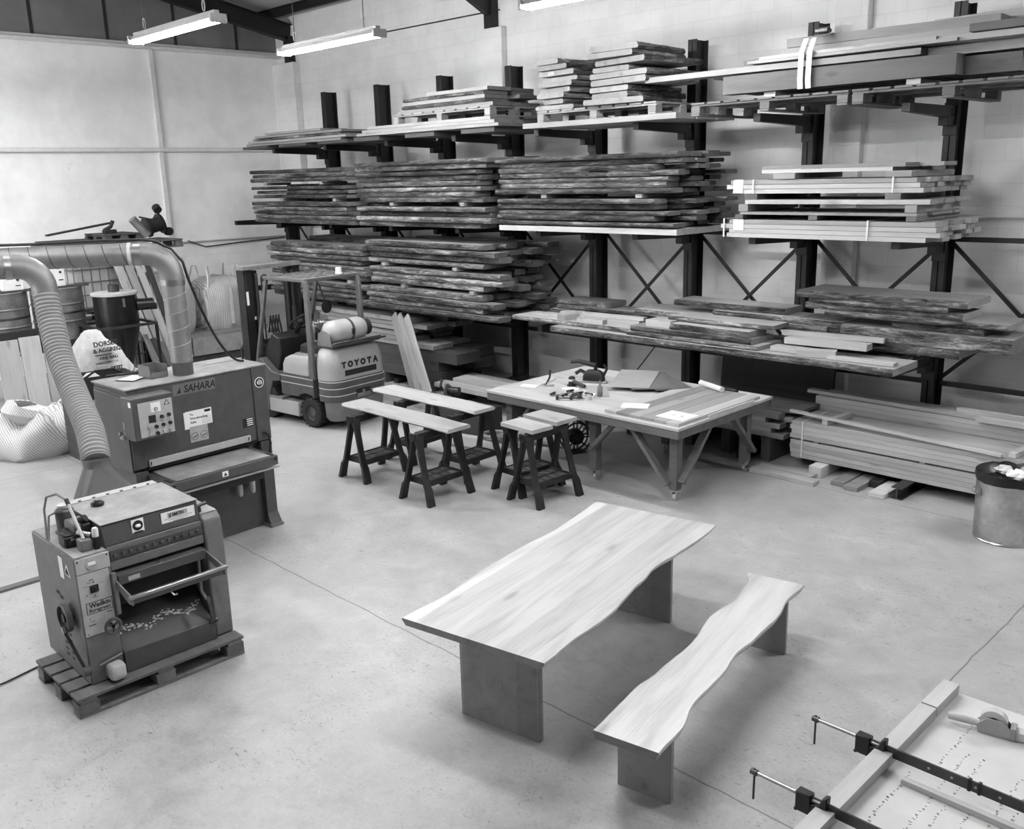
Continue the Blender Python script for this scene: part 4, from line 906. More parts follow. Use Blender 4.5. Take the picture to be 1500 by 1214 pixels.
# battens held along the edge
o = board('long pale batten along the edge of the gluing table', 'batten', (-1.385, 1.4, GH+.002), 2.74, .075, .055, False, rz=PI/2, name='batten', mats=('batten',)*3)
o = board('short end block continuing the long batten on the gluing table', 'batten', (-1.385, 4.15, GH+.002), .28, .075, .055, False, rz=PI/2, name='batten', mats=('batten',)*3)
def sash_clamp(lab, y, xj, L, slope):
    t = thing('sash_clamp', lab, 'clamp', (xj, y, GH+.055), 0, 'sash clamps across the gluing table')
    MB().bx(-.16, L, -.004, .004, -.022, .028).build('bar', 'steel_dark', t, .001)
    mb = MB()
    for i in range(int(L/.095)): mb.cyl((.16+i*.095, -.0045, .003), (.16+i*.095, .0045, .003), .006, n=8)
    mb.build('peg_holes', 'label_grey', t)
    h = MB().bx(-.16, -.095, -.022, .022, -.055, .035).bx(-.165, -.15, -.022, .022, -.06, -.045).prism([(-.095, -.052), (-.078, -.052), (-.03, -.045), (-.025, .055), (-.045, .05), (-.06, .01), (-.095, .0)], -.02, .02, 'y').build('head', 'black_steel', t, .004)
    MB().cyl((-.36, 0, .012), (-.05, 0, .012), .009, n=10).build('screw', 'steel', h); k = MB().cyl((-.375, 0, .012), (-.345, 0, .012), .014, n=10).build('screw_boss', 'steel_dark', h)
    MB().tube([(-.36, 0, .03), (-.36, 0, -.12)], .005, 8).build('tommy_bar', 'steel_dark', h)
    for x in (.32, .36, .72, .76): MB().bx(x, x+.012, -.008, .008, -.024, .032).build('tail_stop', 'black_steel', t)
    return t
for (y, lab) in ((3.66, 'farther black sash clamp across the gluing table'), (3.12, 'nearer black sash clamp across the gluing table')): sash_clamp(lab, y, -1.39, 1.7, 0)
o = board('thin pale strip lying beside the farther sash clamp on the gluing table', 'strip', (-1.30, 3.55, GH+.002), 1.6, .03, .025, False, rz=-.005, name='strip', mats=('batten',)*3)
t = thing('tape_dispenser', 'white-handled parcel tape gun lying on the gluing table', 'tape gun', (-1.17, 4.20, GH+.002), R(12))
MB().tube([(-.17, 0, .03), (-.09, 0, .034), (-.03, 0, .03)], [.018, .02, .016], 12).build('handle', 'strap_white', t)
MB().prism([(-.04, .0), (.09, .0), (.10, .04), (.06, .085), (-.01, .08), (-.05, .04)], -.03, -.024, 'y').prism([(-.04, .0), (.09, .0), (.10, .04), (.06, .085), (-.01, .08), (-.05, .04)], .024, .03, 'y').build('side_plates', 'label_grey', t, .002)
rl = MB().lathe([(.028, -.022), (.058, -.022), (.058, .022), (.028, .022), (.028, -.022)], (0, 0, 0), 24, M=Matrix.Translation((.02, 0, .06)) @ Matrix.Rotation(PI/2, 4, 'X')).build('tape', 'tape_clear', t)
MB().bx(.09, .115, -.032, .032, .0, .06).build('cutter', 'card', t, .002); MB().bx(.115, .19, -.026, .026, .003, .045).build('tape_flap', 'tape_clear', t, 0)
# ------------------------------------------------------------------ thicknesser on a pallet
make_pallet('worn pallet under the small thicknessing machine in the near left corner', (-6.275, 2.34, .002), .78, 1.20, 0, 'pallet_wood', 5)
th = thing('thicknesser', 'old grey thicknessing planer with a tilted hood, standing on a pallet', 'woodworking machine', (-6.4, 2.4, .148))
def tp(mb, name, mat, bev=0, parent=None): 
    o = mb.build(name, mat, parent or th, bev, True, 2 if bev > .008 else 1)
    o.data.transform(Matrix.Translation((6.4, -2.4, -.148))); return o
tp(MB().bx(-6.78, -6.0, 1.88, 2.11, .148, 1.055), 'left_cabinet', 'machine_mid', .008)
tp(MB().bx(-6.77, -6.01, 1.89, 2.10, 1.056, 1.062), 'cabinet_top', 'machine_top', .002)
tp(MB().prism([(-6.62, .148), (-6.01, .148), (-6.0, .9), (-6.02, 1.06), (-6.07, 1.10), (-6.55, 1.10), (-6.6, 1.06)], 2.79, 2.93, 'y'), 'right_pillar', 'machine_mid', .012)
tp(MB().prism([(-6.06, 1.101), (-6.54, 1.101), (-6.52, 1.106), (-6.08, 1.106)], 2.80, 2.92, 'y'), 'pillar_top', 'machine_top', 0)
hd = tp(MB().bx(-6.60, -6.035, 2.111, 2.789, .885, 1.06).bx(-6.035, -6.02, 2.115, 2.785, .895, .955), 'head', 'machine_mid', .004)
tp(MB().bx(-6.035, -6.026, 2.125, 2.775, .965, 1.03), 'bolt_strip', 'machine_dark', .002)
for i in range(12):
    y = 2.155+i*.0535; tp(MB().cyl((-6.027, y, .997), (-6.008, y, .997), .0125, n=8), 'bolt', 'machine_dark', .002, hd)
hood = tp(MB().loft([[(-6.66, 2.105, 1.062), (-6.045, 2.105, 1.062), (-6.045, 2.785, 1.062), (-6.66, 2.785, 1.062)], [(-6.66, 2.105, 1.21), (-6.07, 2.105, 1.205), (-6.07, 2.785, 1.205), (-6.66, 2.785, 1.21)]]), 'hood', 'machine_dark', .004)
tp(MB().bx(-6.64, -6.062, 2.10, 2.79, 1.2105, 1.216), 'hood_top', 'machine_top', .002, hood)
tp(MB().bx(-6.73, -6.645, 2.10, 2.76, 1.19, 1.222), 'hinge_strip', 'panel_grey', .004)
mb = MB()
for i in range(6): mb.cyl((-6.655, 2.18+i*.1, 1.221), (-6.655, 2.20+i*.1, 1.221), .008, n=8)
tp(mb, 'hinge', 'steel_dark', 0)
s = tp(MB().bx(-6.057, -6.053, 2.51, 2.755, 1.095, 1.185), 'maker_label', 'paper')
tp(MB().bx(-6.0525, -6.052, 2.555, 2.70, 1.142, 1.176), 'name_box', 'label_grey', 0, s)
lettering('JJ SMITH', .030, 'ink', s, (.3485, .165, 1.0), ROT_PX, bold=.0006); [tp(MB().bx(-6.0528, -6.0524, 2.53+.03*i, 2.735-.03*i, 1.131-.011*i, 1.136-.011*i), 'small_print', 'label_grey', 0, s) for i in range(3)]
s = tp(MB().bx(-6.056, -6.052, 2.30, 2.385, 1.085, 1.195), 'safety_sign', 'paper')
tp(MB().cyl((-6.0535, 2.3425, 1.150), (-6.0505, 2.3425, 1.150), .036, n=24), 'sign_disc', 'ink', 0, s); tp(MB().lathe([(.016, 0), (.02, .008), (.012, .018), (0, .02)], (-6.0505, 2.3425, 1.140), 12).bx(-6.051, -6.0498, 2.325, 2.36, 1.146, 1.158), 'goggles_mark', 'paper', 0, s); tp(MB().bx(-6.0515, -6.051, 2.31, 2.375, 1.092, 1.108), 'sign_text', 'ink', 0, s)
# opening, feed table and lip
tp(MB().bx(-6.58, -6.10, 2.115, 2.785, .60, .884), 'feed_gap', 'black_matt', 0)
ft = tp(MB().bx(-6.54, -5.965, 2.135, 2.765, .80, .868), 'feed_table', 'machine_dark', .004)
tp(MB().bx(-6.5, -5.97, 2.425, 2.455, .8685, .871), 'bright_wear', 'steel', 0, ft); tp(MB().bx(-5.9655, -5.963, 2.20, 2.28, .815, .845), 'data_plate', 'label_grey', 0, ft)
for y in (2.112, 2.768): tp(MB().prism([(-6.0, .85), (-5.72, .80), (-5.72, .74), (-5.77, .735), (-6.0, .80)], y, y+.012, 'y'), 'lip_bracket', 'machine_mid', .002)
tp(MB().bx(-5.745, -5.715, 2.10, 2.80, .78, .806), 'lip_bar', 'steel', .005); tp(MB().prism([(-5.745, .778), (-5.722, .778), (-5.73, .745), (-5.745, .745)], 2.125, 2.765, 'y'), 'lip_plate', 'machine_dark', 0)
tp(MB().tube([(-5.73, 2.38, .745), (-5.71, 2.39, .725), (-5.70, 2.41, .73)], .007, 8), 'hook', 'steel', 0)
tp(MB().prism([(-6.02, .148), (-5.985, .148), (-5.985, .30), (-6.10, .36), (-6.45, .62), (-6.6, .62), (-6.6, .148)], 2.115, 2.785, 'y'), 'base_ramp', 'machine_dark', .004)
rg = random.Random(3); mb = MB()
for i in range(130):
    y = rg.uniform(2.14, 2.76); x = -6.14+rg.gauss(0, .012)+.02*math.sin(y*22); z = .36+(-6.10-x)*.743+.001; r = rg.uniform(.004, .013)
    mb.lathe([(r, 0), (r*.7, r*.5), (0, r*.7)], (x, y, z-.001), 6)
o = tp(mb, 'sawdust', 'bag_white', 0); o['kind'] = 'stuff'
tp(MB().tube([(-6.05, 2.74, .80), (-6.06, 2.74, .52), (-6.02, 2.755, .46)], .012, 8), 'pipe', 'machine_mid', 0); tp(MB().bar((-6.02, 2.765, .48), (-5.965, 2.765, .30), .012, .03, up=(0, 1, 0)), 'stay', 'steel_dark', .002); tp(MB().cyl((-5.985, 2.74, .30), (-5.985, 2.80, .30), .018, n=10), 'stay_pin', 'steel_dark', 0)
# control panels on the left cabinet
c1 = tp(MB().bx(-6.0, -5.993, 1.887, 2.105, .945, 1.05), 'dial_panel', 'panel_grey', .002)
tp(MB().cyl((-5.993, 1.985, 1.0), (-5.988, 1.985, 1.0), .038, n=28), 'dial', 'label_grey', .001, c1); tp(MB().bx(-5.988, -5.984, 1.962, 2.012, .993, 1.014), 'dial_window', 'paper', 0, c1)
for y, z in ((1.90, 1.035), (2.09, 1.035)): tp(MB().cyl((-5.993, y, z), (-5.989, y, z), .006, n=8), 'screw', 'ink', 0, c1)
c2 = tp(MB().bx(-6.0, -5.994, 1.887, 2.09, .50, .94), 'control_panel', 'panel_grey', .002)
sw = tp(MB().bx(-5.994, -5.988, 1.955, 2.01, .80, .85).cyl((-5.99, 1.982, .825), (-5.972, 1.982, .825), .019, n=14).bx(-5.972, -5.965, 1.977, 1.988, .808, .842), 'rotary_switch', 'ink', 0, c2)
pl = tp(MB().bx(-5.994, -5.992, 1.915, 2.085, .655, .735), 'name_plate', 'ink', 0, c2); tp(MB().bx(-5.9918, -5.9912, 1.919, 2.081, .659, .731), 'plate_face', 'panel_grey', 0, pl)
lettering('Wadkin', .044, 'ink', pl, (.4092, -.466, .549), ROT_PX, bold=.0012); lettering('Bursgreen', .034, 'machine_dark', pl, (.4092, -.472, .519), ROT_PX, bold=.0008)
for (y, z, w, h) in ((1.97, .89, .03, .005), (1.965, .873, .05, .003), (1.985, .765, .04, .003), (1.93, .79, .008, .008), (1.93, .62, .007, .007), (1.945, .60, .03, .003), (1.94, .575, .05, .006), (2.06, .635, .035, .005), (1.905, .515, .01, .006), (1.935, .852, .04, .002), (2.04, .852, .03, .002), (1.983, .872, .006, .012), (1.983, .775, .006, .01)):
    tp(MB().bx(-5.994, -5.9935, y-w/2, y+w/2, z-h/2, z+h/2), 'panel_mark', 'ink', 0, c2)
hw = tp(MB().tube([(-5.94, 2.05+.05*math.cos(a), .545+.05*math.sin(a)) for a in [i*PI/12 for i in range(24)]], .011, 8, closed=True), 'handwheel', 'machine_dark', 0)
mb = MB().cyl((-5.998, 2.05, .545), (-5.935, 2.05, .545), .014, n=10)
for a in (.5, 2.6, 4.7): mb.bar((-5.94, 2.05, .545), (-5.94, 2.05+.045*math.cos(a), .545+.045*math.sin(a)), .012, .01, up=(1, 0, 0))
tp(mb, 'handwheel_spokes', 'steel_dark', 0, hw)
tp(MB().bx(-5.995, -5.96, 2.095, 2.125, .60, .90), 'guide_post', 'machine_mid', .004)
# left side: big wheel with connecting rod, labels, slots
lw = tp(MB().lathe([(.035, 0), (.085, 0), (.10, .006), (.10, .04), (.088, .045), (.085, .02), (.035, .02)], (0, 0, 0), 30, M=Matrix.Translation((-6.19, 1.86, .60)) @ Matrix.Rotation(PI/2, 4, 'X')), 'lever_wheel', 'machine_dark', 0); tp(MB().cyl((-6.19, 1.88, .60), (-6.19, 1.82, .60), .03, n=14), 'hub', 'black_steel', 0, lw)
tp(MB().tube([(-6.15, 1.805, .56), (-6.13, 1.805, .52)], .016, 10), 'rod_end', 'steel', 0); tp(MB().tube([(-6.13, 1.805, .52), (-5.99, 1.85, .29)], .011, 10), 'connecting_rod', 'black_steel', 0)
tp(MB().cyl((-5.975, 1.88, .275), (-5.975, 1.83, .275), .032, n=18), 'rod_boss', 'machine_dark', .004)
tp(MB().bx(-6.28, -6.21, 1.876, 1.879, .86, 1.01), 'paper_sticker', 'paper', 0); tr = tp(MB().prism([(-6.19, .91), (-6.09, .905), (-6.14, .985)], 1.876, 1.879, 'y'), 'warning_triangle', 'paper', 0); tp(MB().prism([(-6.175, .918), (-6.105, .915), (-6.14, .965)], 1.874, 1.876, 'y'), 'triangle_mark', 'ink', 0, tr)
for x in (-6.42, -6.36): tp(MB().bx(x, x+.05, 1.876, 1.879, .70+(x+6.42)*-.3, .72+(x+6.42)*-.3), 'slot', 'ink', 0)
mb = MB()
for c in range(2):
    for r in range(9): mb.bx(-6.40+c*.1, -6.36+c*.1, 1.877, 1.879, .24+r*.045, .255+r*.045)
tp(mb, 'vent_slots', 'machine_inner', 0)
so = tp(MB().loft([[(x, 2.035+a, .215+b) for a, b in rrect(-s, s, -s, s, s*.5)] for x, s in ((-5.998, .055), (-5.93, .055), (-5.905, .046), (-5.895, .025))]), 'socket_cover', 'panel_grey', 0); tp(MB().bar((-5.985, 1.94, .285), (-5.985, 2.10, .315), .014, .014, up=(1, 0, 0)), 'socket_bar', 'steel', 0)
# power feed motor and gear on the cabinet top
fm = tp(MB().lathe([(.05, 0), (.062, .01), (.062, .15), (.05, .165), (.0, .17)], (-6.50, 2.03, 1.09), 22).bx(-6.56, -6.44, 1.97, 2.09, 1.062, 1.09), 'feed_motor', 'machine_dark', .003)
tp(MB().lathe([(.04, 0), (.042, .02), (.0, .022)], (-6.50, 2.03, 1.26), 18), 'motor_cap', 'panel_grey', 0, fm)
tp(MB().loft([[(x, y, z) for x, z in rrect(-6.42, -6.24, 1.10, 1.21, .04)] for y in (1.99, 2.09)]), 'gear_case', 'machine_mid', .004); tp(MB().cyl((-6.38, 1.97, 1.13), (-6.2, 1.97, 1.09), .03, n=14).cyl((-6.30, 2.03, 1.19), (-6.25, 2.08, 1.23), .028, n=12).bx(-6.28, -6.20, 2.04, 2.09, 1.14, 1.2), 'chain_guard', 'black_steel', .003)
tp(MB().bx(-6.34, -6.22, 1.915, 1.995, 1.063, 1.135), 'terminal_box', 'black_plastic', .008); tp(MB().bx(-6.33, -6.23, 1.925, 1.985, 1.1355, 1.15), 'terminal_lid', 'black_plastic', .006)
sb_ = tp(MB().bx(-6.155, -6.07, 1.965, 2.04, 1.063, 1.14), 'switch_box', 'machine_mid', .006); tp(MB().cyl((-6.17, 1.99, 1.085), (-6.155, 1.99, 1.085), .012, n=10), 'button', 'ink', 0, sb_)
tp(MB().cyl((-6.2, 2.0, 1.16), (-6.1, 2.05, 1.155), .018, n=10), 'shaft', 'steel', 0)
tp(MB().tube([(-6.11, 2.0, 1.14), (-6.30, 2.0, 1.335)], .010, 10), 'rod', 'panel_grey', 0); tp(MB().tube([(-6.30, 2.0, 1.335), (-6.33, 2.0, 1.365)], .015, 8), 'rod_cap', 'ink', 0)
tp(MB().tube([(-6.33, 2.0, 1.36), (-6.42, 1.97, 1.39), (-6.50, 1.93, 1.36), (-6.52, 1.91, 1.27), (-6.50, 1.90, 1.17), (-6.47, 1.885, 1.07)], .008, 8), 'conduit', 'grey_plastic', 0); tp(MB().tube([(-6.50, 1.98, 1.24), (-6.51, 1.93, 1.22), (-6.48, 1.905, 1.12), (-6.45, 1.89, 1.07)], .008, 8), 'conduit', 'grey_plastic', 0)
for x, y, z0, z1, r in ((-6.10, 2.815, 1.105, 1.15, .02), (-6.3, 2.80, 1.15, 1.165, .012), (-6.2, 2.80, 1.15, 1.16, .012)): tp(MB().cyl((x, y-.03, z1), (x, y+.05, z1+.01), r*.7, n=10).cyl((x, y-.01, z0), (x, y-.01, z1), r, n=10), 'clamp_screw', 'steel_dark', 0)
b = thing('spray_bottle', 'small black bottle with white cap on top of the thicknesser', 'bottle', (-6.07, 2.065, 1.211-.148))
MB().lathe([(.02, 0), (.022, .006), (.022, .075), (.019, .085)], (0, 0, 0), 16).build('body', 'black_plastic', b); MB().lathe([(.021, .085), (.021, .135), (.014, .147), (0, .148)], (0, 0, 0), 16).build('cap', 'strap_white', b); b.location.z = 1.064
t = MB().lathe([(.025, 0), (.042, .006), (.044, .02), (.036, .03), (.02, .028), (.02, .01)], (0, 0, 0), 16); t.v = [tuple(Vector(v)*(1+.18*noise.noise(Vector(v)*40))) for v in t.v]; t = t.bx(-.05, -.01, -.015, .015, .0, .02).build('strap_coil', 'bag_black', None); t.location = (-6.48, 2.25, 1.2175); tag(t, 'small dark coil of strap lying on the thicknesser hood', 'coil')

# ------------------------------------------------------------------ wide belt sander
sd = thing('wide_sander', 'large dark grey wide belt sander with a control box, left of the forklift', 'woodworking machine', (-8.0, 3.14, 0), R(3.2))
def sp(mb, name, mat, bev=0, parent=None, seg=1): return mb.build(name, mat, parent or sd, bev, True, seg)
ub = sp(MB().bx(-.64, -.005, .012, 1.26, .93, 1.655).bx(-.02, 0, .10, 1.26, .93, 1.655), 'upper_body', 'machine_dark', .004)
sp(MB().bx(-.64, .012, 1.262, 1.42, .91, 1.655), 'side_cover', 'machine_dark', .006)
sp(MB().bx(-.655, .012, -.005, 1.43, 1.656, 1.672), 'top_plate', 'machine_top', .004); sp(MB().bx(-.42, -.415, 1.0, 1.40, 1.6722, 1.674), 'top_seam', 'ink', 0)
sp(MB().bx(-.63, .005, 0.0, .11, .93, 1.62), 'corner_post', 'machine_dark', .004)
d = sp(MB().bx(-.61, -.02, -.012, .0, .90, 1.60), 'door', 'machine_dark', .006); sp(MB().bx(-.085, -.055, -.016, -.012, 1.26, 1.37), 'lock_plate', 'label_grey', .002, d); h = sp(MB().cyl((-.06, -.012, 1.235), (-.06, -.045, 1.235), .022, n=14).bx(-.085, -.035, -.06, -.045, 1.225, 1.245), 'latch', 'steel', .002, d); sp(MB().cyl((-.155, -.012, 1.255), (-.155, -.03, 1.255), .014, n=12), 'key_lock', 'steel', 0, d); sp(MB().bx(-.075, -.065, -.018, -.016, 1.285, 1.30), 'key_slot', 'ink', 0, d)
sp(MB().bx(-.56, -.08, .03, 1.36, .0, .929), 'lower_cabinet', 'machine_dark', .005)
for y in (.0, 1.30):
    sp(MB().prism([(-.06, .06), (.0, .06), (.0, .90), (-.06, .90)], y, y+.12, 'y'), 'leg_post', 'machine_dark', .004)
    f = sp(MB().loft([[(-.12, y-.01, 0), (.06, y-.01, 0), (.06, y+.14, 0), (-.12, y+.14, 0)], [(-.12, y-.01, .03), (.06, y-.01, .03), (.06, y+.14, .03), (-.12, y+.14, .03)]]), 'foot', 'machine_mid', .003); sp(MB().loft([[(-.08, y, .03), (.045, y, .03), (.045, y+.13, .03), (-.08, y+.13, .03)], [(-.06, y, .14), (.0, y, .14), (.0, y+.12, .14), (-.06, y+.12, .14)]]), 'gusset', 'machine_dark', 0, f)
# mouth and infeed table
sp(MB().bx(-.5, .006, .13, 1.255, .905, .929), 'mouth', 'black_matt', 0); sp(MB().bx(.006, .022, .13, 1.18, .935, 1.0), 'guard_strip', 'panel_grey', .003)
for i, y in enumerate((.60, .68)): sp(MB().prism([(y, .955), (y+.04, .955), (y+.02, .985)], .0222, .0226, 'x') if i == 0 else MB().cyl((.0222, y, .975), (.0226, y, .975), .011, n=12).bx(.0222, .0226, y-.004, y+.004, .95, .97), 'strip_mark', 'label_grey', 0)
for y in (.145, 1.155): sp(MB().bx(.022, .023, y-.006, y+.006, .95, .985), 'strip_arrow', 'ink', 0)
it = sp(MB().bx(-.08, .43, .10, 1.20, .775, .865), 'infeed_table', 'machine_dark', .005)
sp(MB().bx(-.06, .40, .17, 1.13, .8655, .874), 'conveyor_belt', 'machine_top', .003, it)
for y, c in ((.125, 0), (1.165, 0)): sp(MB().bx(.28, .40, y-.012, y+.012, .8655, .869), 'tension_slot', 'ink', 0, it)
for y in (.13, 1.17): sp(MB().cyl((.43, y, .835), (.436, y, .835), .014, n=12), 'side_hole', 'ink', 0, it)
w = sp(MB().bx(.4301, .432, .60, .66, .80, .85), 'warning_sticker', 'paper', 0, it); sp(MB().prism([(.612, .808), (.648, .808), (.63, .84)], .4322, .4326, 'x'), 'sticker_mark', 'ink', 0, it)
sp(MB().tube([(.36, .06, .735), (.36, 1.25, .735)], .014, 12), 'safety_bar', 'strap_white', 0)
for y in (.14, 1.17): sp(MB().bar((.36, y, .735), (.30, y, .79), .012, .02, up=(0, 1, 0)), 'bar_bracket', 'steel_dark', 0)
sp(MB().bx(-.075, .22, .13, 1.16, .60, .774), 'table_support', 'machine_inner', .004)
sp(MB().cyl((.08, .07, .60), (.08, .07, .80), .022, n=12).bx(.04, .12, .03, .11, .78, .80), 'height_screw', 'steel', 0)
fr = sp(MB().bx(-.075, -.02, .98, 1.22, .57, .60).bx(-.03, .01, 1.0, 1.05, .55, .62).bx(-.03, .01, 1.14, 1.19, .55, .62), 'air_regulator', 'black_plastic', .004)
for y in (1.025, 1.165): sp(MB().lathe([(.012, .40), (.024, .42), (.026, .5), (.022, .56)], (-.01, y, 0), 14), 'filter_bowl', 'tape_clear', 0, fr)
sp(MB().cyl((.0, 1.095, .595), (.028, 1.095, .595), .022, n=16), 'gauge', 'paper', 0, fr); sp(MB().tube([(-.03, .98, .585), (-.02, .88, .60), (-.02, .86, .68), (-.03, .92, .74), (-.03, 1.05, .74)], .008, 8), 'air_hose', 'ink', 0, fr); sp(MB().tube([(-.02, 1.12, .62), (.02, 1.2, .68), (.0, 1.15, .76), (-.02, 1.08, .78)], .007, 8), 'air_hose', 'steel', 0, fr)
# control box
cb = sp(MB().bx(.0, .20, -.05, .335, 1.24, 1.62), 'control_box', 'machine_dark', .008, None, 2)
sp(MB().bx(.2, .203, .0, .315, 1.265, 1.575), 'control_face', 'panel_grey', .0, cb); sp(MB().bx(.14, .18, -.053, -.0505, 1.545, 1.59), 'box_sticker', 'paper', 0, cb)
ms = sp(MB().bx(.2032, .205, .115, .205, 1.475, 1.56), 'isolator_plate', 'paper', 0, cb); sp(MB().cyl((.205, .16, 1.505), (.222, .16, 1.505), .016, n=14), 'isolator', 'label_grey', 0, cb); sp(MB().prism([(.235, 1.52), (.295, 1.52), (.265, 1.57)], .2032, .204, 'x'), 'hazard_triangle', 'ink', 0, cb); sp(MB().prism([(.245, 1.525), (.285, 1.525), (.265, 1.56)], .2042, .2046, 'x'), 'hazard_face', 'panel_grey', 0, cb)
sp(MB().bx(.2032, .206, .085, .15, 1.385, 1.45), 'display', 'ink', 0, cb)
for i, (y, z, m) in enumerate(((.205, 1.425, 'ink'), (.27, 1.43, 'ink'), (.145, 1.345, 'ink'), (.21, 1.35, 'ink'), (.275, 1.355, 'ink'), (.085, 1.35, 'label_grey'), (.085, 1.29, 'label_grey'), (.15, 1.285, 'ink'), (.215, 1.29, 'label_grey'), (.275, 1.295, 'label_grey'))): sp(MB().cyl((.203, y, z), (.222, y, z), .016, n=14), 'push_button', m, 0, cb); 
for y in (.14, .205, .27): sp(MB().bx(.2031, .2035, y-.018, y+.018, 1.382, 1.386), 'button_text', 'ink', 0, cb)
# plates and lettering on the front
lo = lettering('SAHARA', .098, 'ink', ub, (.0008, .545, 1.545), ROT_PX, shear=.22, bold=.002, sx=.86); sp(MB().prism([(.475, 1.545), (.515, 1.545), (.515, 1.60)], .0004, .0015, 'x'), 'logo_mark', 'ink', 0, ub); sp(MB().bx(.0002, .0006, .44, .87, 1.528, 1.632), 'name_plate', 'machine_mid', 0, ub)
nt_ = sp(MB().bx(.0005, .003, .535, .80, 1.21, 1.36), 'notice', 'paper', 0, ub); sp(MB().bx(.0004, .0035, .515, .56, 1.195, 1.355), 'notice_back_sheet', 'paper', 0, ub)
for i, tx in enumerate(('To', 'Woodworking', 'Suite')): lettering(tx, .03, 'ink', nt_, (.0034, .575, 1.315-i*.037), ROT_PX, bold=.0008, depth=.0004)
sp(MB().loft([[(x, y, z) for y, z in rrect(.725, .79, 1.325, 1.35, .011)] for x in (.0031, .0036)]), 'notice_badge', 'ink', 0, nt_); lettering('information notice', .011, 'label_grey', nt_, (.0034, .575, 1.225), ROT_PX, depth=.0004, name='small_print') if False else None
for i in range(6): sp(MB().bx(.0031, .0034, .69, .79, 1.222+.013*i, 1.226+.013*i), 'notice_print', 'label_grey', 0, nt_)
gl = sp(MB().bx(.0005, .002, .56, .745, 1.06, 1.209), 'safety_label', 'label_grey', 0, ub)
for y in (.605, .70): sp(MB().tube([(.0025, y+.034*math.cos(a), 1.115+.034*math.sin(a)) for a in [i*PI/10 for i in range(20)]], .002, 5, closed=True), 'prohibition_ring', 'ink', 0, gl); sp(MB().bar((.0025, y-.02, 1.105), (.0025, y+.022, 1.12), .004, .012, up=(1, 0, 0)), 'prohibition_mark', 'ink', 0, gl)
es = sp(MB().cyl((.0125, 1.335, 1.50), (.0145, 1.335, 1.50), .052, n=30), 'ear_sign', 'paper', 0); sp(MB().cyl((.0145, 1.335, 1.50), (.0152, 1.335, 1.50), .044, n=30), 'ear_sign_disc', 'ink', 0, es); sp(MB().lathe([(.0, -.028), (.016, -.02), (.02, .01), (.012, .028), (0, .03)], (.0152, 1.335, 1.50), 14), 'head_mark', 'label_grey', 0, es); sp(MB().bx(.0153, .022, 1.309, 1.319, 1.485, 1.515).bx(.0153, .022, 1.351, 1.361, 1.485, 1.515), 'ear_muffs', 'paper', 0, es)
vl = sp(MB().bx(.0005, .002, 1.12, 1.235, 1.08, 1.17), 'vent_label', 'ink', 0, ub)
for i in range(4): sp(MB().bx(.0021, .0026, 1.165, 1.23, 1.093+.02*i, 1.102+.02*i), 'vent_line', 'paper', 0, vl)
sp(MB().tube([(.02, 1.33, 1.0), (.05, 1.36, .97), (.06, 1.37, .88), (.03, 1.37, .78)], .012, 8), 'cable', 'ink', 0)
# odds and ends on the sander's top
t = thing('storage_bin', 'grey open-fronted plastic parts bin on the sander top beside the duct', 'storage bin', (-8.36, 3.565, 1.674), R(8))
MB().bx(-.10, .10, -.09, .09, 0, .006).bx(-.10, .10, -.09, -.084, .006, .115).bx(-.10, .10, .084, .09, .006, .115).bx(-.10, -.094, -.084, .084, .006, .115).bx(.094, .10, -.084, .084, .006, .05).prism([(.094, .05), (.10, .05), (.10, .115), (.07, .115)], -.09, -.084, 'y').build('bin', 'grey_plastic', t, .002); MB().bx(-.05, .06, -.06, .06, .007, .04).build('contents', 'ink', t, .01)
t = MB().tube([(.0, .0, .01), (-.05, -.05, .03), (-.08, -.02, .08), (-.04, .03, .05), (.02, .06, .008), (.1, .1, .008), (.14, .06, .008)], .006, 6).build('cable', 'cable_black', None); t.location = (-8.48, 3.50, 1.676); tag(t, 'black cable looped round the parts bin on the sander top', 'cable')
t = thing('tablet', 'black-edged clipboard with white page near the left edge of the sander top', 'clipboard', (-8.42, 3.40, 1.674), R(30)); MB().bx(-.10, .10, -.13, .13, 0, .006).build('board', 'black_plastic', t, .003); MB().bx(-.085, .085, -.115, .10, .0065, .009).build('page', 'paper', t)
t.name = 'clipboard'
for i, (x, y, rz) in enumerate(((-8.60, 3.53, .5), (-8.56, 3.62, .6), (-8.64, 3.38, 1.3))):
    t = MB().cyl((-.13, 0, .012), (.13, 0, .012), .011, n=8).build('pen', 'black_plastic', None); t.location = (x, y, 1.6745); t.rotation_euler = (0, 0, rz); tag(t, ('thick black marker lying behind the clipboard on the sander', 'black marker nearest the parts bin on the sander', 'black marker furthest left on the sander top')[i], 'marker')

# ------------------------------------------------------------------ dust extraction pipework
dk = thing('spiral_duct', 'spiral steel duct rising from the sander and turning along the hall', 'duct', (-8.24, 3.80, 1.674))
def spiral(mb_, pts, r, n=24): return mb_.tube(pts, r, n)
zc = 2.80-1.674
MB().cyl((0, 0, 0), (0, 0, .12), .094, n=28).build('collar', 'hood_grey', dk)
v = MB().cyl((0, 0, .12), (0, 0, zc-.26), .10, n=28).build('riser', 'duct_steel', dk)
def helix(p0, p1, r, pitch):
    a, b = Vector(p0), Vector(p1); d = b-a; L = d.length; d.normalize(); u = Vector((0, 0, 1)) if abs(d.z) < .9 else Vector((1, 0, 0)); u = (u-d*u.dot(d)).normalized(); w_ = d.cross(u); N = int(L/pitch*16)
    return [a+d*(L*i/N)+(u*math.cos(2*PI*i/16)+w_*math.sin(2*PI*i/16))*r for i in range(N+1)]
MB().tube(helix((0, 0, .14), (0, 0, zc-.27), .1005, .15), .004, 5).build('seam', 'label_grey', v)
dv = Vector((-.55, -.93, 0)).normalized()
el = [Vector((0, 0, zc-.27))]
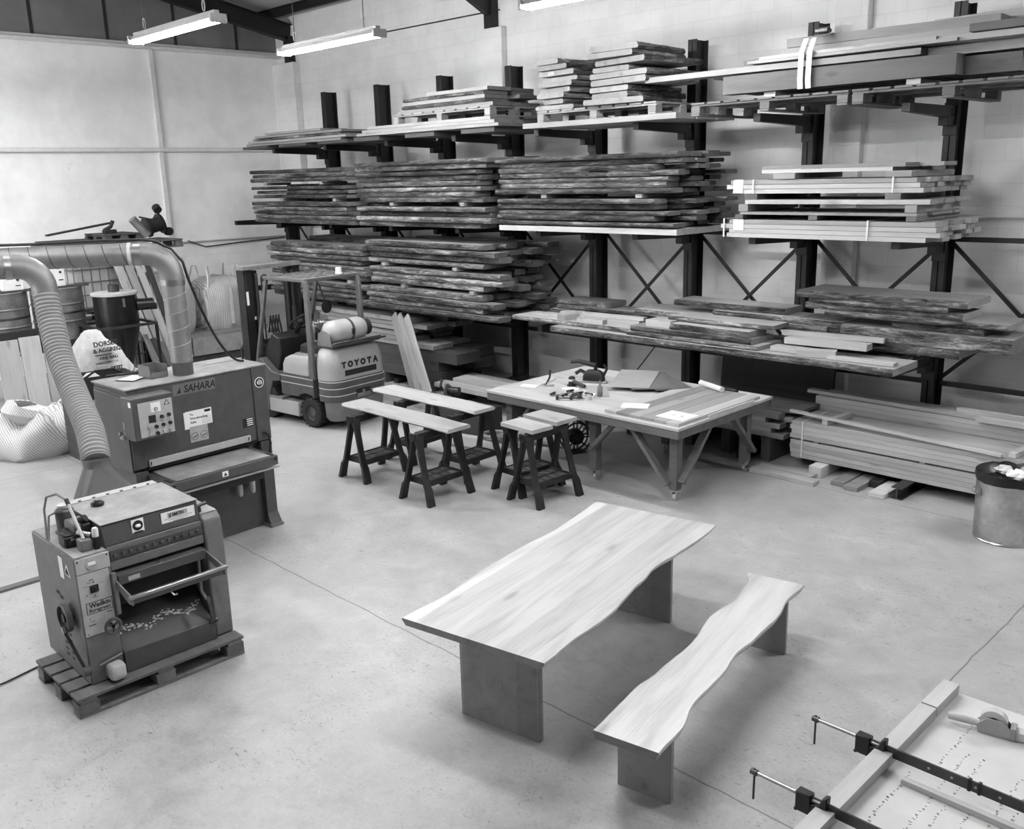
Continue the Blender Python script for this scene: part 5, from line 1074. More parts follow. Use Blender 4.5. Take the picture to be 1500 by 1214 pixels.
for i in range(9): a = i/8*PI/2; el.append(Vector((0, 0, zc-.22))+dv*(.22*(1-math.cos(a)))+Vector((0, 0, .22*math.sin(a))))
el.append(el[-1]+dv*.05); e = MB().tube(el, .103, 28).build('elbow', 'duct_steel', dk)
MB().tube([el[-1]-dv*.03, el[-1]+dv*.03], .106, 28).build('joint_band', 'steel', e); MB().tube([el[0]-Vector((0, 0, .02)), el[0]+Vector((0, 0, .03))], .106, 28).build('joint_band', 'steel', e)
p0 = el[-1]; p1 = p0+dv*3.6; h = MB().cyl(p0, p1, .10, n=28).build('run', 'duct_steel', dk); MB().tube(helix(p0, p1, .1005, .15), .004, 5).build('seam', 'steel_dark', h)
for k in (.05, 1.15): MB().tube([p0+dv*k, p0+dv*(k+.03)], .104, 28).build('strap', 'strap_white', h)
cb_ = [Vector((-8.24, 3.80, 1.674))+p0+dv*t_+Vector((0, 0, .126+.004*math.sin(t_*5))) for t_ in [3.3-.3*i for i in range(12)]]
base = Vector((-8.24, 3.80, 1.674))
cb_ += [base+dv*k+Vector((0, 0, zc+z)) for k, z in ((.22, .125), (.104, .105), (-.02, .03), (-.105, -.09), (-.13, -.22))]
for u in range(1, 13):
    t_ = u/12; A = base-dv*.13+Vector((0, 0, zc-.22)); B = Vector((-8.31, 4.46, 1.688)); p = A.lerp(B, t_); p.z = A.z+(B.z-A.z)*(1-(1-t_)**1.9); cb_.append(p)
t = MB().tube(cb_, .012, 8).build('power_cable', 'cable_black', None); tag(t, 'thick black cable running over the duct and drooping to the sander top', 'cable')
# flexible hose and hood to the thicknesser
fh = thing('flexible_dust_hose', 'ribbed grey dust hose with elbow and fishtail hood behind the thicknesser', 'dust hose', (-7.2, 2.5, .0))
def fp(mb, name, mat, parent=None, bev=0): o = mb.build(name, mat, parent or fh, bev); o.data.transform(Matrix.Translation((7.2, -2.5, 0))); return o
q0 = Vector((-8.52, 2.78, 2.56)); dd = Vector((-.25, -.97, 0)).normalized()
el = [q0+Vector((0, 0, -.06))]
for i in range(9): a = i/8*PI/2; el.append(q0+dd*(.20*(1-math.cos(a)))+Vector((0, 0, .20*math.sin(a))))
el += [el[-1]+dd*.06]
e = fp(MB().tube(el, .104, 28), 'elbow', 'duct_steel'); fp(MB().tube([el[-1]-dd*.02, el[-1]+dd*1.6], .101, 28), 'pipe_stub', 'duct_steel'); fp(MB().tube([el[-1]-dd*.03, el[-1]+dd*.02], .108, 28), 'joint_band', 'steel', e)
ctl = [Vector(p) for p in ((-8.52, 2.78, 2.52), (-8.42, 2.76, 2.30), (-8.20, 2.72, 2.00), (-7.88, 2.68, 1.74), (-7.50, 2.62, 1.54), (-7.28, 2.56, 1.42), (-7.18, 2.53, 1.34))]
# Catmull-Rom through the control points, ribbed radius
pts = []; C_ = [ctl[0]*2-ctl[1]]+ctl+[ctl[-1]*2-ctl[-2]]
for i in range(1, len(C_)-2):
    for k in range(26):
        s = k/26; a, b, c, d_ = C_[i-1:i+3]
        pts.append(.5*((2*b)+(c-a)*s+(2*a-5*b+4*c-d_)*s*s+(3*b-a-3*c+d_)*s**3))
pts.append(ctl[-1])
L = 0; rs = []; lens = [0]
for a, b in zip(pts[:-1], pts[1:]): L += (b-a).length; lens.append(L)
dense = []; N = 640
for i in range(N+1):
    s = L*i/N; j = max(k for k in range(len(lens)) if lens[k] <= s+1e-9); j = min(j, len(pts)-2); u = (s-lens[j])/(lens[j+1]-lens[j]); dense.append(pts[j].lerp(pts[j+1], u)); rs.append(.102+.008*math.cos(2*PI*s/.036))
fp(MB().tube(dense, rs, 28), 'ribbed_hose', 'hose_grey')
sec = lambda z, cx, cy, hx, hy, r: [(cx+a, cy+b, z) for a, b in rrect(-hx, hx, -hy, hy, r, 6)]
fp(MB().loft([sec(1.36, -7.18, 2.53, .101, .101, .0999), sec(1.30, -7.17, 2.53, .102, .102, .098), sec(.98, -6.92, 2.50, .10, .31, .03), sec(.90, -6.88, 2.50, .10, .31, .02)]), 'fishtail_hood', 'hood_grey')
fp(MB().loft([sec(.90, -6.88, 2.50, .095, .30, .02), sec(.80, -6.80, 2.50, .10, .30, .02)]), 'hood_neck', 'machine_mid')
# ------------------------------------------------------------------ forklift, rear towards the camera's right
fk = thing('forklift', 'pale gas-powered forklift truck parked between the sander and the stacks', 'forklift', (-11.15, 7.41, 0), R(5.5))
def kp(mb, name, mat, bev=0, parent=None, seg=1): return mb.build(name, mat, parent or fk, bev, True, seg)
def ring(z, x0, x1, hy, r): return [(x, y, z) for x, y in rrect(x0, x1, -hy, hy, r, 6)]
cw = kp(MB().loft([ring(.72, .14, .56, .515, .17), ring(.90, .14, .56, .515, .18), ring(1.00, .14, .55, .505, .18), ring(1.08, .14, .52, .48, .17), ring(1.13, .14, .48, .44, .16), ring(1.16, .15, .42, .38, .13), ring(1.17, .17, .35, .30, .09)]), 'counterweight', 'truck_light')
kp(MB().bx(.53, .5625, -.28, .30, .765, .845), 'slot', 'ink', 0, cw)
for i, ch in enumerate('TOYOTA'): lettering(ch, .112, 'ink', cw, (.5605, -.29+i*.116, .885), ROT_PX, bold=.008, depth=.002, align='CENTER', sx=1.0)
bd = kp(MB().loft([ring(.415, -.56+.7, .575, .515, .19), ring(.44, .14, .585, .52, .19), ring(.70, .14, .585, .52, .19), ring(.72, .14, .575, .51, .18)]), 'lower_counterweight', 'truck_dark')
for z in (.505, .605, .70): kp(MB().loft([ring(z-.006, .14, .588, .523, .191), ring(z+.006, .14, .588, .523, .191)]), 'pin_stripe', 'stripe', 0, bd)
kp(MB().bx(.54, .589, -.13, .15, .455, .555), 'towing_recess', 'ink', .006, bd); kp(MB().bx(.575, .60, -.11, .13, .43, .49).cyl((.595, .01, .47), (.595, .01, .53), .02, n=10), 'towing_pin', 'truck_mid', .006, bd)
kp(MB().loft([ring(.13, .25, .53, .44, .14), ring(.18, .22, .555, .48, .17), ring(.413, .22, .57, .50, .18)]), 'base_weight', 'truck_mid')
# side band over the wheels, frame and steps
for s in (-1, 1):
    y0, y1 = sorted((s*.515, s*.33))
    b = kp(MB().prism([(-.60, .42), (-.22, .42), (-.17, .46), (-.06, .49), (.08, .47), (.139, .43), (.139, .72), (-.60, .72)], y0, y1, 'y'), 'side_panel', 'truck_dark', .006)
    for z in (.605, .70): kp(MB().bx(-.595, .139, s*.517-.002, s*.517+.002, z-.006, z+.006), 'pin_stripe', 'stripe', 0, b)
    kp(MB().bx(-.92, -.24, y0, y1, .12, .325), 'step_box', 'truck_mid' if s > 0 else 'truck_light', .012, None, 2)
    kp(MB().bx(-.92, -.601, y0, y1, .326, .345), 'step_plate', 'truck_mid', .003)
    # engine-side cover in front of the rear post
    c = kp(MB().loft([[(-.56, s*.50, .722), (.04, s*.50, .722), (.04, s*.28, .722), (-.56, s*.28, .722)], [(-.55, s*.50, .86), (.04, s*.50, .86), (.04, s*.28, .86), (-.55, s*.28, .86)], [(-.50, s*.49, .95), (.04, s*.49, .97), (.04, s*.28, .98), (-.50, s*.28, .96)], [(-.40, s*.46, 1.0), (.04, s*.46, 1.02), (.04, s*.3, 1.03), (-.40, s*.3, 1.01)]]), 'side_cover', 'truck_light', .02, None, 3)
    # front fender sloping down from the cowl
    kp(MB().prism([(-1.22, .72), (-1.18, .86), (-1.05, .90), (-.92, .80), (-.80, .72), (-.62, .70), (-.62, .60), (-.80, .58), (-.90, .36), (-.92, .13), (-1.0, .13), (-1.02, .60)], y0, y1, 'y'), 'front_fender', 'truck_dark', .01)
    # overhead guard posts
    kp(MB().loft([[(x-w, s*y-.028, z), (x+w, s*y-.028, z), (x+w, s*y+.028, z), (x-w, s*y+.028, z)] for x, y, z, w in ((.10, .475, .70, .055), (.10, .472, 1.2, .05), (.085, .468, 2.02, .042), (.05, .465, 2.08, .04))]), 'rear_post', 'truck_guard', .012, None, 2)
    kp(MB().loft([[(x-.03, s*y-.025, z), (x+.03, s*y-.025, z), (x+.03, s*y+.025, z), (x-.03, s*y+.025, z)] for x, y, z in ((-1.18, .46, .86), (-.82, .46, 2.05))]), 'front_post', 'truck_guard', .008)
    # wheels
    for (wx, r, w, yy) in ((.03, .215, .16, .43), (-1.0, .27, .20, .40)):
        prof = [(r*.55, -w/2), (r*.9, -w/2), (r, -w/2+.02), (r, w/2-.02), (r*.9, w/2), (r*.55, w/2), (r*.55, -w/2)]
        M = Matrix.Translation((wx, s*yy, r+.003)) @ Matrix.Rotation(PI/2, 4, 'X')
        wh = kp(MB().lathe(prof, (0, 0, 0), 36, M=M), 'rear_wheel' if wx > -.5 else 'front_wheel', 'rubber')
        kp(MB().lathe([(.0, -w*.28), (r*.3, -w*.30), (r*.36, -w*.18), (r*.5, -w*.2), (r*.57, -w*.46), (r*.57, w*.46), (r*.5, w*.2), (r*.36, w*.18), (r*.3, w*.3), (0, w*.28)], (0, 0, 0), 28, M=M), 'hub', 'truck_dark', 0, wh)
        mb = MB()
        for i in range(20):
            a = 2*PI*i/20
            for q in (-1, 1): mb.bx(-.016, .016, -.006 if q > 0 else -w/2, w/2 if q > 0 else .006, r-.006, r+.012, M=Matrix.Translation((wx, s*yy, r+.003)) @ Matrix.Rotation(a+q*.06, 4, 'Y'))
        mb.v = [(x, y, max(z, .001)) for x, y, z in mb.v]; kp(mb, 'tread', 'rubber', .003, wh)
kp(MB().bx(-1.15, .20, -.33, .33, .15, .72), 'chassis', 'machine_inner', .01)
kp(MB().bx(-.92, -.60, -.515, .515, .346, .36), 'floor_plate', 'truck_mid', .003)
kp(MB().bx(-.55, .15, -.279, .279, .721, .99), 'engine_hood', 'truck_mid', .02, None, 3)
# guard roof
rf = kp(MB().bx(-.86, .09, -.49, -.44, 2.05, 2.10).bx(-.86, .09, .44, .49, 2.05, 2.10).bx(-.86, -.81, -.44, .44, 2.05, 2.10).bx(.04, .09, -.44, .44, 2.05, 2.10), 'guard_roof', 'truck_guard', .01, None, 2)
for k in range(5): kp(MB().bx(-.81, .04, -.33+k*.165-.018, -.33+k*.165+.018, 2.055, 2.09), 'guard_bar', 'truck_guard', .006, rf)
mb = MB()
for k in range(5): mb.bx(-.70+k*.16, -.66+k*.16, -.44, .44, 2.075, 2.092)
kp(mb, 'guard_lattice', 'truck_mid', .003, rf)
kp(MB().lathe([(.052, 0), (.052, .012), (.045, .014), (.042, .085), (.036, .095), (0, .097)], (-.05, .24, 2.101), 20), 'beacon', 'strap_white')
# mast
ms = kp(MB().bx(-1.43, -1.27, -.53, -.49, .10, 2.16).bx(-1.43, -1.39, -.49, -.39, .10, 2.16).bx(-1.31, -1.27, -.49, -.39, .10, 2.16), 'outer_mast', 'black_steel', .003)
kp(MB().bx(-1.43, -1.27, .45, .49, .10, 2.16).bx(-1.43, -1.39, .35, .45, .10, 2.16).bx(-1.31, -1.27, .35, .45, .10, 2.16), 'outer_mast', 'black_steel', .003)
for s in (-1, 1):
    kp(MB().bx(-1.40, -1.30, s*.32-.055, s*.32+.055, .14, 2.14), 'inner_mast', 'black_steel', .003)
    kp(MB().cyl((-1.25, s*.32, .2), (-1.25, s*.32, 1.55), .035, n=14).cyl((-1.25, s*.32, 1.55), (-1.25, s*.32, 2.1), .022, n=12), 'lift_cylinder', 'machine_inner', 0)
    kp(MB().tube([(-1.22, s*.20+.055*math.cos(a), 2.02+.055*math.sin(a)) for a in [i*PI/8 for i in range(9)]]+[(-1.22, s*.20-.055, z) for z in (1.7, 1.3, .9)], .012, 8), 'chain', 'ink', 0); kp(MB().cyl((-1.25, s*.20, 2.02), (-1.19, s*.20, 2.02), .05, n=18), 'pulley', 'steel_dark', 0)
kp(MB().bx(-1.44, -1.24, -.54, .50, 2.16, 2.22), 'mast_top_bar', 'truck_mid', .004); kp(MB().bx(-1.44, -1.40, -.46, .46, 1.0, 1.08).bx(-1.44, -1.40, -.46, .46, .3, .40), 'cross_member', 'machine_inner', .004)
kp(MB().bx(-1.2695, -1.268, -.50, -.46, 1.65, 1.85), 'mast_label', 'paper', 0, ms)
for y in (-.36, .36): kp(MB().bx(-1.299, -1.2985, y-.02, y+.02, 1.42, 1.47), 'warning_label', 'paper', 0)
cg = kp(MB().bx(-1.50, -1.45, -.48, .48, .12, .22).bx(-1.50, -1.45, -.48, .48, .42, .52), 'carriage', 'machine_inner', .004)
for y in (-.30, .30): kp(MB().bx(-1.54, -1.50, y-.055, y+.055, .06, .55).prism([(-1.54, .06), (-1.54, .10), (-2.55, .07), (-2.55, .06)], y-.055, y+.055, 'y'), 'fork', 'black_steel', .004)
kp(MB().tube([(-1.52, -.50, .5), (-1.52, -.50, 1.0), (-1.52, -.46, 1.05), (-1.52, .46, 1.05), (-1.52, .50, 1.0), (-1.52, .50, .5)], .02, 8), 'load_backrest', 'machine_inner')
for k in range(5): kp(MB().bx(-1.53, -1.51, -.36+k*.18-.01, -.36+k*.18+.01, .5, 1.05), 'backrest_bar', 'machine_inner', 0)
for k in range(4): kp(MB().tube([(-1.2, -.14+.05*k, .75), (-1.18, -.14+.05*k, 1.15), (-1.24, -.14+.05*k, 1.45), (-1.3, -.14+.05*k, 1.2)], .016, 8), 'hydraulic_hose', 'ink', 0)
# driver's place
kp(MB().prism([(-1.16, .70), (-.78, .70), (-.70, 1.0), (-.72, 1.20), (-.88, 1.26), (-1.0, 1.12), (-1.1, 1.05)], -.40, .40, 'y'), 'dashboard', 'black_plastic', .02, None, 2)
kp(MB().tube([(-.84, -.03, 1.2), (-.66, -.03, 1.38)], .04, 12), 'steering_column', 'black_plastic')
W = Matrix.Translation((-.65, -.03, 1.40)) @ Matrix.Rotation(R(-40), 4, 'Y')
sw = kp(MB().tube([W @ Vector((.185*math.cos(a), .185*math.sin(a), 0)) for a in [i*PI/16 for i in range(32)]], .015, 8, closed=True), 'steering_wheel', 'black_plastic')
mb = MB().lathe([(0, -.03), (.05, -.02), (.055, .02), (.03, .05), (0, .055)], (0, 0, 0), 16, M=W)
for a in (0, 2.1, 4.2): mb.bar(W @ Vector((0, 0, 0)), W @ Vector((.175*math.cos(a), .175*math.sin(a), 0)), .02, .012)
kp(mb, 'spokes', 'black_plastic', 0, sw)
for k in range(4): l_ = kp(MB().tube([(-.72, .20+.05*k, 1.16), (-.62, .20+.05*k, 1.34)], .008, 8), 'lever', 'steel', 0); kp(MB().lathe([(0, -.02), (.018, 0), (0, .025)], (-.615, .20+.05*k, 1.35), 10), 'lever_knob', 'paper', 0, l_)
st_ = kp(MB().loft([ring(1.002, -.48, .02, .25, .06), ring(1.10, -.47, .02, .25, .07), ring(1.13, -.43, .0, .21, .06)]), 'seat', 'canvas_black'); kp(MB().loft([[(x0+a, b, z) for a, b in rrect(-.06, .06, -.22, .22, .05)] for x0, z in ((.0, 1.08), (.03, 1.3), (.06, 1.42))]), 'seat_back', 'canvas_black')
m_ = kp(MB().tube([(-.80, .46, 1.9), (-.74, .52, 1.62)], .01, 6), 'mirror_arm', 'ink'); kp(MB().lathe([(0, -.015), (.09, -.012), (.1, 0), (0, .01)], (0, 0, 0), 18, M=Matrix.Translation((-.72, .52, 1.55)) @ Matrix.Rotation(PI/2, 4, 'Y')), 'mirror', 'ink', 0, m_)
# gas bottle cradle behind the seat
br = kp(MB().prism([(.14, 1.175), (.52, 1.175), (.56, 1.245), (.52, 1.245), (.44, 1.19), (.22, 1.19), (.14, 1.245)], -.42, .44, 'y'), 'bottle_cradle', 'truck_guard', .004); kp(MB().tube([(.55, -.46, 1.205), (.57, .50, 1.215)], .014, 8), 'cradle_rail', 'steel_dark', 0, br)
kp(MB().bx(.16, .22, -.40, -.36, 1.168, 1.18).bx(.18, .24, .3, .36, 1.169, 1.18).bx(.2, .26, -.1, .1, 1.169, 1.18), 'cradle_foot', 'truck_guard', 0, br)
kp(MB().prism([(.18, 1.191), (.50, 1.191), (.46, 1.365), (.34, 1.405), (.22, 1.365)], -.425, -.415, 'y'), 'cradle_end', 'truck_mid', .003, br)
kp(MB().bx(.14, .17, -.46, -.43, 1.205, 1.525).bx(.12, .24, -.47, -.45, 1.455, 1.475).bx(.12, .24, -.47, -.45, 1.245, 1.265), 'cradle_hinge', 'steel', .002, br)
gb = thing('gas_bottle', 'white gas bottle strapped across the back of the forklift', 'gas bottle', fk.matrix_basis @ Vector((0, 0, 0)), R(5.5))
gb.location = (-11.15, 7.41, 0)
GZ = -.095
T_ = Matrix.Translation((.345, -.405, 1.458+GZ)) @ Matrix.Rotation(-PI/2, 4, 'X')
MB().lathe([(0, .0), (.07, .005), (.13, .04), (.158, .10), (.16, .14), (.16, .55), (.158, .60), (.13, .66), (.07, .69), (0, .695)], (0, 0, 0), 32, M=T_).build('cylinder', 'gas_white', gb)
MB().lathe([(.115, .66), (.118, .76), (.11, .765), (.105, .68)], (0, 0, 0), 24, M=T_).build('valve_guard', 'ink', gb); MB().cyl((.345, .26, 1.36), (.345, .31, 1.36), .03, n=10).tube([(.345, .31, 1.365), (.25, .33, 1.4), (.15, .27, 1.3)], .012, 8).build('valve', 'ink', gb)
MB().lathe([(.1615, .37), (.1645, .37), (.1645, .41), (.1615, .41), (.1615, .37)], (0, 0, 0), 32, M=T_).build('strap', 'machine_dark', gb); MB().bx(.485, .52, -.06, -.01, 1.32, 1.40).build('buckle', 'steel_dark', gb, .004)
# ------------------------------------------------------------------ crowded corner by the gable wall
def ibc(lab, loc):
    t = thing('liquid_container', lab, 'tank', loc, 0, 'caged tanks in the corner')
    MB().loft([[(x, y, z) for x, y in rrect(-.47, .47, -.57, .57, .12)] for z in (.17, .22, .95, 1.08)]).build('tank', 'tank_white', t); MB().cyl((0, 0, 1.08), (0, 0, 1.13), .12, n=18).build('lid', 'ink', t)
    MB().bx(-.5, .5, -.6, .6, .12, .16).bx(-.5, .5, -.6, -.48, .0, .12).bx(-.5, .5, .48, .6, 0, .12).bx(-.5, .5, -.06, .06, 0, .12).build('base', 'dark_timber', t)
    mb = MB()
    for z in (.20, .42, .64, .86, 1.12): mb.tube([(x, y, z) for x, y in rrect(-.5, .5, -.6, .6, .08)], .011, 6, closed=True)
    for k in range(8):
        y = -.52+k*.1486
        for x in (-.5, .5): mb.tube([(x, y, .16), (x, y, 1.12)], .009, 6)
    for k in range(6):
        x = -.42+k*.168
        for y in (-.6, .6): mb.tube([(x, y, .16), (x, y, 1.12)], .009, 6)
    mb.build('cage', 'cage_steel', t); return t
ibc('lower of two stacked caged liquid tanks behind the cyclone', (-17.15, 6.45, .003)); ibc('upper of two stacked caged liquid tanks behind the cyclone', (-17.15, 6.45, 1.15))
make_pallet('grey pallet on top of the stacked tanks', (-16.95, 6.72, 2.292), 1.0, 2.3, 0, 'pallet_wood', 6)
make_pallet('dark pallet with skewed boards at the right above the stacked tanks', (-17.0, 6.85, 2.4375), .9, .7, 0, 'dark_timber', 5)
for i, (x, y, L, rz, m, lab) in enumerate(((-16.48, 5.45, 1.3, 1.58, 'dark_timber', 'long dark timber across the front of the pallet on the tanks'), (-16.62, 5.60, 0.85, 1.57, 'machine_mid', 'grey steel section lying on the pallet on the tanks'), (-17.2, 5.58, .88, 1.56, 'dark_timber', 'dark timber at the rear of the pallet on the tanks'))):
    o = MB().bx(0, L, -.05, .05, 0, .07).build('length_of_timber' if m != 'machine_mid' else 'steel_section', m, None, .004); o.location = (x, y, 2.4375); o.rotation_euler = (0, 0, rz); tag(o, lab, 'timber' if m != 'machine_mid' else 'steel')
o = MB().bar((0, -.3, 0), (0, .85, .16), .12, .03).build('slotted_rail', 'ink', None, .003); o.location = (-17.15, 6.05, 2.60); tag(o, 'black slotted rail lying slantwise on the tank-top heap', 'rail')
t = thing('toggle_press', 'small black machine part on the tank-top heap', 'machine part', (-16.85, 6.75, 2.583)); MB().tube([(0, -.12, .06), (0, 0, .12), (0, .05, .22)], .035, 8).build('arm', 'ink', t); MB().bx(-.06, .06, -.14, .08, .0, .07).build('base', 'ink', t, .01)
t = MB().tube([(0, 0, .0), (0, .18, -.22), (0, .24, -.30)], .075, 16).build('pipe_bend', 'duct_steel', None); t.location = (-16.5, 7.0, 2.83); tag(t, 'pale offcut of duct leaning on the tank-top heap', 'duct')
t = thing('cable_reel', 'black wheeled cable reel lying at the top right of the tank heap', 'reel', (-16.9, 7.55, 2.485))
MB().cyl((0, -.10, .17), (0, .12, .22), .13, n=20).build('drum', 'rubber', t); MB().cyl((0, -.14, .16), (0, -.10, .17), .18, n=22).cyl((0, .12, .22), (0, .16, .23), .18, n=22).build('flanges', 'black_plastic', t); MB().tube([(0, -.25, .36), (0, .0, .3), (0, .10, .47), (0, .28, .03)], .015, 8).build('frame', 'steel_dark', t); MB().cyl((-.04, .10, .52), (.04, .10, .46), .075, n=18).build('wheel', 'rubber', t); MB().cyl((-.06, .27, .075), (.06, .27, .075), .075, n=18).build('wheel', 'rubber', t)

# cyclone separator on its stand
t = thing('cyclone_separator', 'black cyclone drum with pale lid on a square steel stand', 'dust separator', (-15.19, 6.0, 0))
MB().lathe([(.13, .45), (.30, 1.02), (.335, 1.20), (.335, 1.70), (.0, 1.70)], (0, 0, 0), 32).build('body', 'cyclone_black', t); MB().lathe([(.36, 1.70), (.36, 1.735), (.34, 1.745), (0, 1.745)], (0, 0, 0), 32).build('lid', 'label_grey', t); MB().lathe([(.085, 1.745), (.085, 1.86), (.075, 1.86), (.075, 1.75)], (0, 0, 0), 22).build('outlet', 'steel_dark', t)
MB().tube([(.20, .25, 1.52), (.26, .52, 1.52)], [.095, .095], 22, 0, False).tube([(.20, .25, 1.52), (.26, .515, 1.52)], [.088, .088], 22).build('inlet', 'cyclone_black', t); MB().lathe([(.102, -.01), (.102, .01), (.088, .01), (.088, -.01), (.102, -.01)], (0, 0, 0), 22, M=Matrix.Translation((.26, .52, 1.52)) @ Matrix.Rotation(R(-77), 4, 'X')).build('inlet_rim', 'steel', t)
for s in (-1, 1):
    for q in (-1, 1): MB().bx(s*.42-.02, s*.42+.02, q*.45-.02, q*.45+.02, 0, 1.20).build('stand_leg', 'black_steel', t)
MB().bx(-.44, .44, -.47, -.43, 1.20, 1.24).bx(-.44, .44, .43, .47, 1.20, 1.24).bx(-.44, -.40, -.43, .43, 1.20, 1.24).bx(.40, .44, -.43, .43, 1.20, 1.24).build('stand_frame', 'steel_dark', t); MB().bx(.335, .345, -.02, .02, 1.52, 1.66).build('clip', 'steel', t)
# drums on a dark steel bench
t = thing('steel_bench', 'dark heavy steel bench under the two battered drums', 'bench', (-16.12, 5.0, 0)); MB().bx(-.48, .46, -.95, .90, .84, .98).build('top', 'machine_inner', t, .006); MB().bx(.461, .465, -.65, -.35, .87, .90).build('scrape', 'label_grey', t)
for s in (-.38, .42):
    for q in (-.85, .8): MB().bx(s-.04, s+.04, q-.04, q+.04, 0, .84).build('leg', 'machine_inner', t, .003)
def drum(lab, x, y, r=.395, h=.84):
    t = thing('oil_drum', lab, 'drum', (x, y, .981), 0, 'battered drums'); pr = [(r-.01, 0), (r+.008, .01), (r, .03), (r, .28), (r+.016, .30), (r, .32), (r, .56), (r+.016, .58), (r, .60), (r, h-.02), (r+.010, h-.01), (r-.002, h), (r-.012, h-.02), (r-.012, .1), (0, .1)]
    MB().lathe(pr, (0, 0, 0), 36).build('shell', 'drum_paint', t); MB().lathe([(r+.0005, 0), (r+.004, .02), (r+.0005, .04)], (0, 0, .42), 36).build('band', 'steel_dark', t); return t
drum('battered open drum at the far left edge, behind the pine panels', -16.12, 4.57); drum('battered open drum left of the black cyclone', -16.12, 5.43)
def cabinet(lab, x, y, z, w, d, h, rz=0):
    t = thing('electrical_box', lab, 'box', (x, y, z), rz); MB().bx(-d/2, d/2, -w/2, w/2, 0, h).build('case', 'white_paint', t, .006); MB().cyl((d/2, w*.25, h*.62), (d/2+.012, w*.25, h*.62), .02, n=12).build('knob', 'ink', t); MB().bx(d/2, d/2+.004, w*.12, w*.38, h*.25, h*.3).build('marking', 'ink', t); return t
for (y, lab) in ((4.57, 'plank lid across the leftmost battered drum'), (5.40, 'plank lid across the battered drum by the cyclone')):
    o = MB().bx(-.06, .06, -.45, .45, 0, .03).build('plank', 'dark_timber', None, .003); o.location = (-15.86, y, 1.8235); tag(o, lab, 'plank')
cabinet('white electrical box lying on the leftmost drum', -15.86, 4.70, 1.855, .30, .12, .26); cabinet('tall white electrical box standing on the drum by the cyclone', -15.86, 5.36, 1.855, .27, .11, .36)
o = MB().bx(-.04, .04, -.28, .28, 0, .26).build('steel_channel', 'machine_inner', None, .006); o.location = (-15.665, 4.62, .982); tag(o, 'dark steel channel standing in front of the leftmost drum', 'steel')
# pine panels standing in front
for i, (y, w, h, m, lab) in enumerate(((4.33, .32, 1.16, 'sawn_light', 'knotty pine board standing at the far left edge'), (4.66, .30, 1.18, 'batten', 'knotty pine board standing second from the left edge'), (4.98, .28, 1.17, 'sawn_light', 'plain pine board standing behind the ribbed hose'))):
    leaning(lab, (-15.25, y+w/2, .003), (-15.33, y+w/2, h), w, .03, m, 'pine_board', 'board', None, (1, 0, 0))
o = MB().bx(-.05, .05, -.5, .5, 0, .06).build('timber_block', 'dark_timber', None, .004); o.location = (-15.05, 4.75, .003); tag(o, 'dark timber on the floor in front of the standing pine boards', 'timber')
# leaning boards beside the cyclone
for i, (y, hy, w, m, fx) in enumerate(((6.62, 6.42, .15, 'sawn_light', -15.45), (6.80, 6.60, .14, 'sawn', -15.50), (6.95, 6.78, .12, 'sawn_light', -15.56), (7.08, 6.95, .10, 'beam_dark', -15.62))):
    leaning(('tall pale board leaning nearest the cyclone', 'tall board leaning second from the cyclone', 'tall board leaning third from the cyclone', 'dark tall board leaning furthest from the cyclone')[i], (fx, y+.25, .003), (-16.56, hy+.25, 2.28-.04*i), w, .03, m, 'tall_board', 'board', 'boards leaning on the tanks', (1, .1, .3))
for i, (y, m) in enumerate(((6.55, 'sawn'), (6.68, 'beam_dark'), (6.8, 'sawn_grey'))): leaning(('short pale offcut leaning under the cyclone stand', 'short dark offcut leaning by the cyclone stand', 'short grey offcut leaning by the cyclone stand')[i], (-14.95-.02*i, y+.1, .003), (-15.42, y, .95-.08*i), .09, .025, m, 'offcut', 'offcut', None, (1, 0, .3))

# bulk bags
def bulk_bag(lab, loc, w, d, h, mat, seed, loops=True, rz=0, squash=1, name='bulk_bag'):
    t = thing(name, lab, 'bulk bag', loc, rz); N = 64; secs = []; zs = [0, .04, .12, .25, .4, .55, .7, .82, .92, 1.0]
    for k, u in enumerate(zs):
        bul = .86+.17*math.sin(PI*min(1, u*1.05))**.7 if u < .9 else (.80 if u < 1 else .55)
        if u == 0: bul = .86
        ring_ = []
        for i in range(N):
            a = 2*PI*i/N; c, s = math.cos(a), math.sin(a); sq = 1/max(abs(c), abs(s))**.55
            n1_ = noise.noise((c*2.2+seed, s*2.2, u*3.5)); n2_ = noise.noise((c*6+seed, s*6, u*14))
            f = bul*(1+.09*n1_+.035*n2_*(1 if u > 0 else 0)); z = h*(u+.05*noise.noise((c*3, s*3+seed, u*2))*(u > .3))
            ring_.append((w/2*c*sq*f, d/2*s*sq*f, max(0, z)))
        secs.append(ring_)
    b = MB().loft(secs).build('sack', mat, t)
    if loops:
        for sx in (-1, 1):
            for sy in (-1, 1): 
                p = [(sx*w*.40, sy*d*.40, h*.72), (sx*w*.38, sy*d*.36, h*1.0), (sx*w*.30, sy*d*.33, h*1.22), (sx*w*.24, sy*d*.28, h*1.22), (sx*w*.22, sy*d*.24, h*.98)]
                MB().tube(p, .018, 6).build('lifting_loop', 'strap_white', t)
        MB().bx(w*.52, w*.53, -.03, .03, .1*h, .85*h).build('seam_tape', 'strap_white', t)
    return t
t = thing('crate', 'pale sheet-sided crate carrying the two striped bulk bags by the gable wall', 'crate', (-17.1, 8.26, 0)); MB().bx(-.75, .72, -1.15, 1.15, .60, .66).build('top', 'sawn', t, .003); MB().bx(.70, .73, -.45, 1.15, .26, .599).build('front_sheet', 'sawn_light', t, .003); MB().bx(-.70, .68, -1.1, 1.1, .0, .25).build('base', 'dark_timber', t, .004); MB().bx(-.70, .66, -1.1, 1.1, .251, .599).build('core', 'pallet_wood', t, .004)
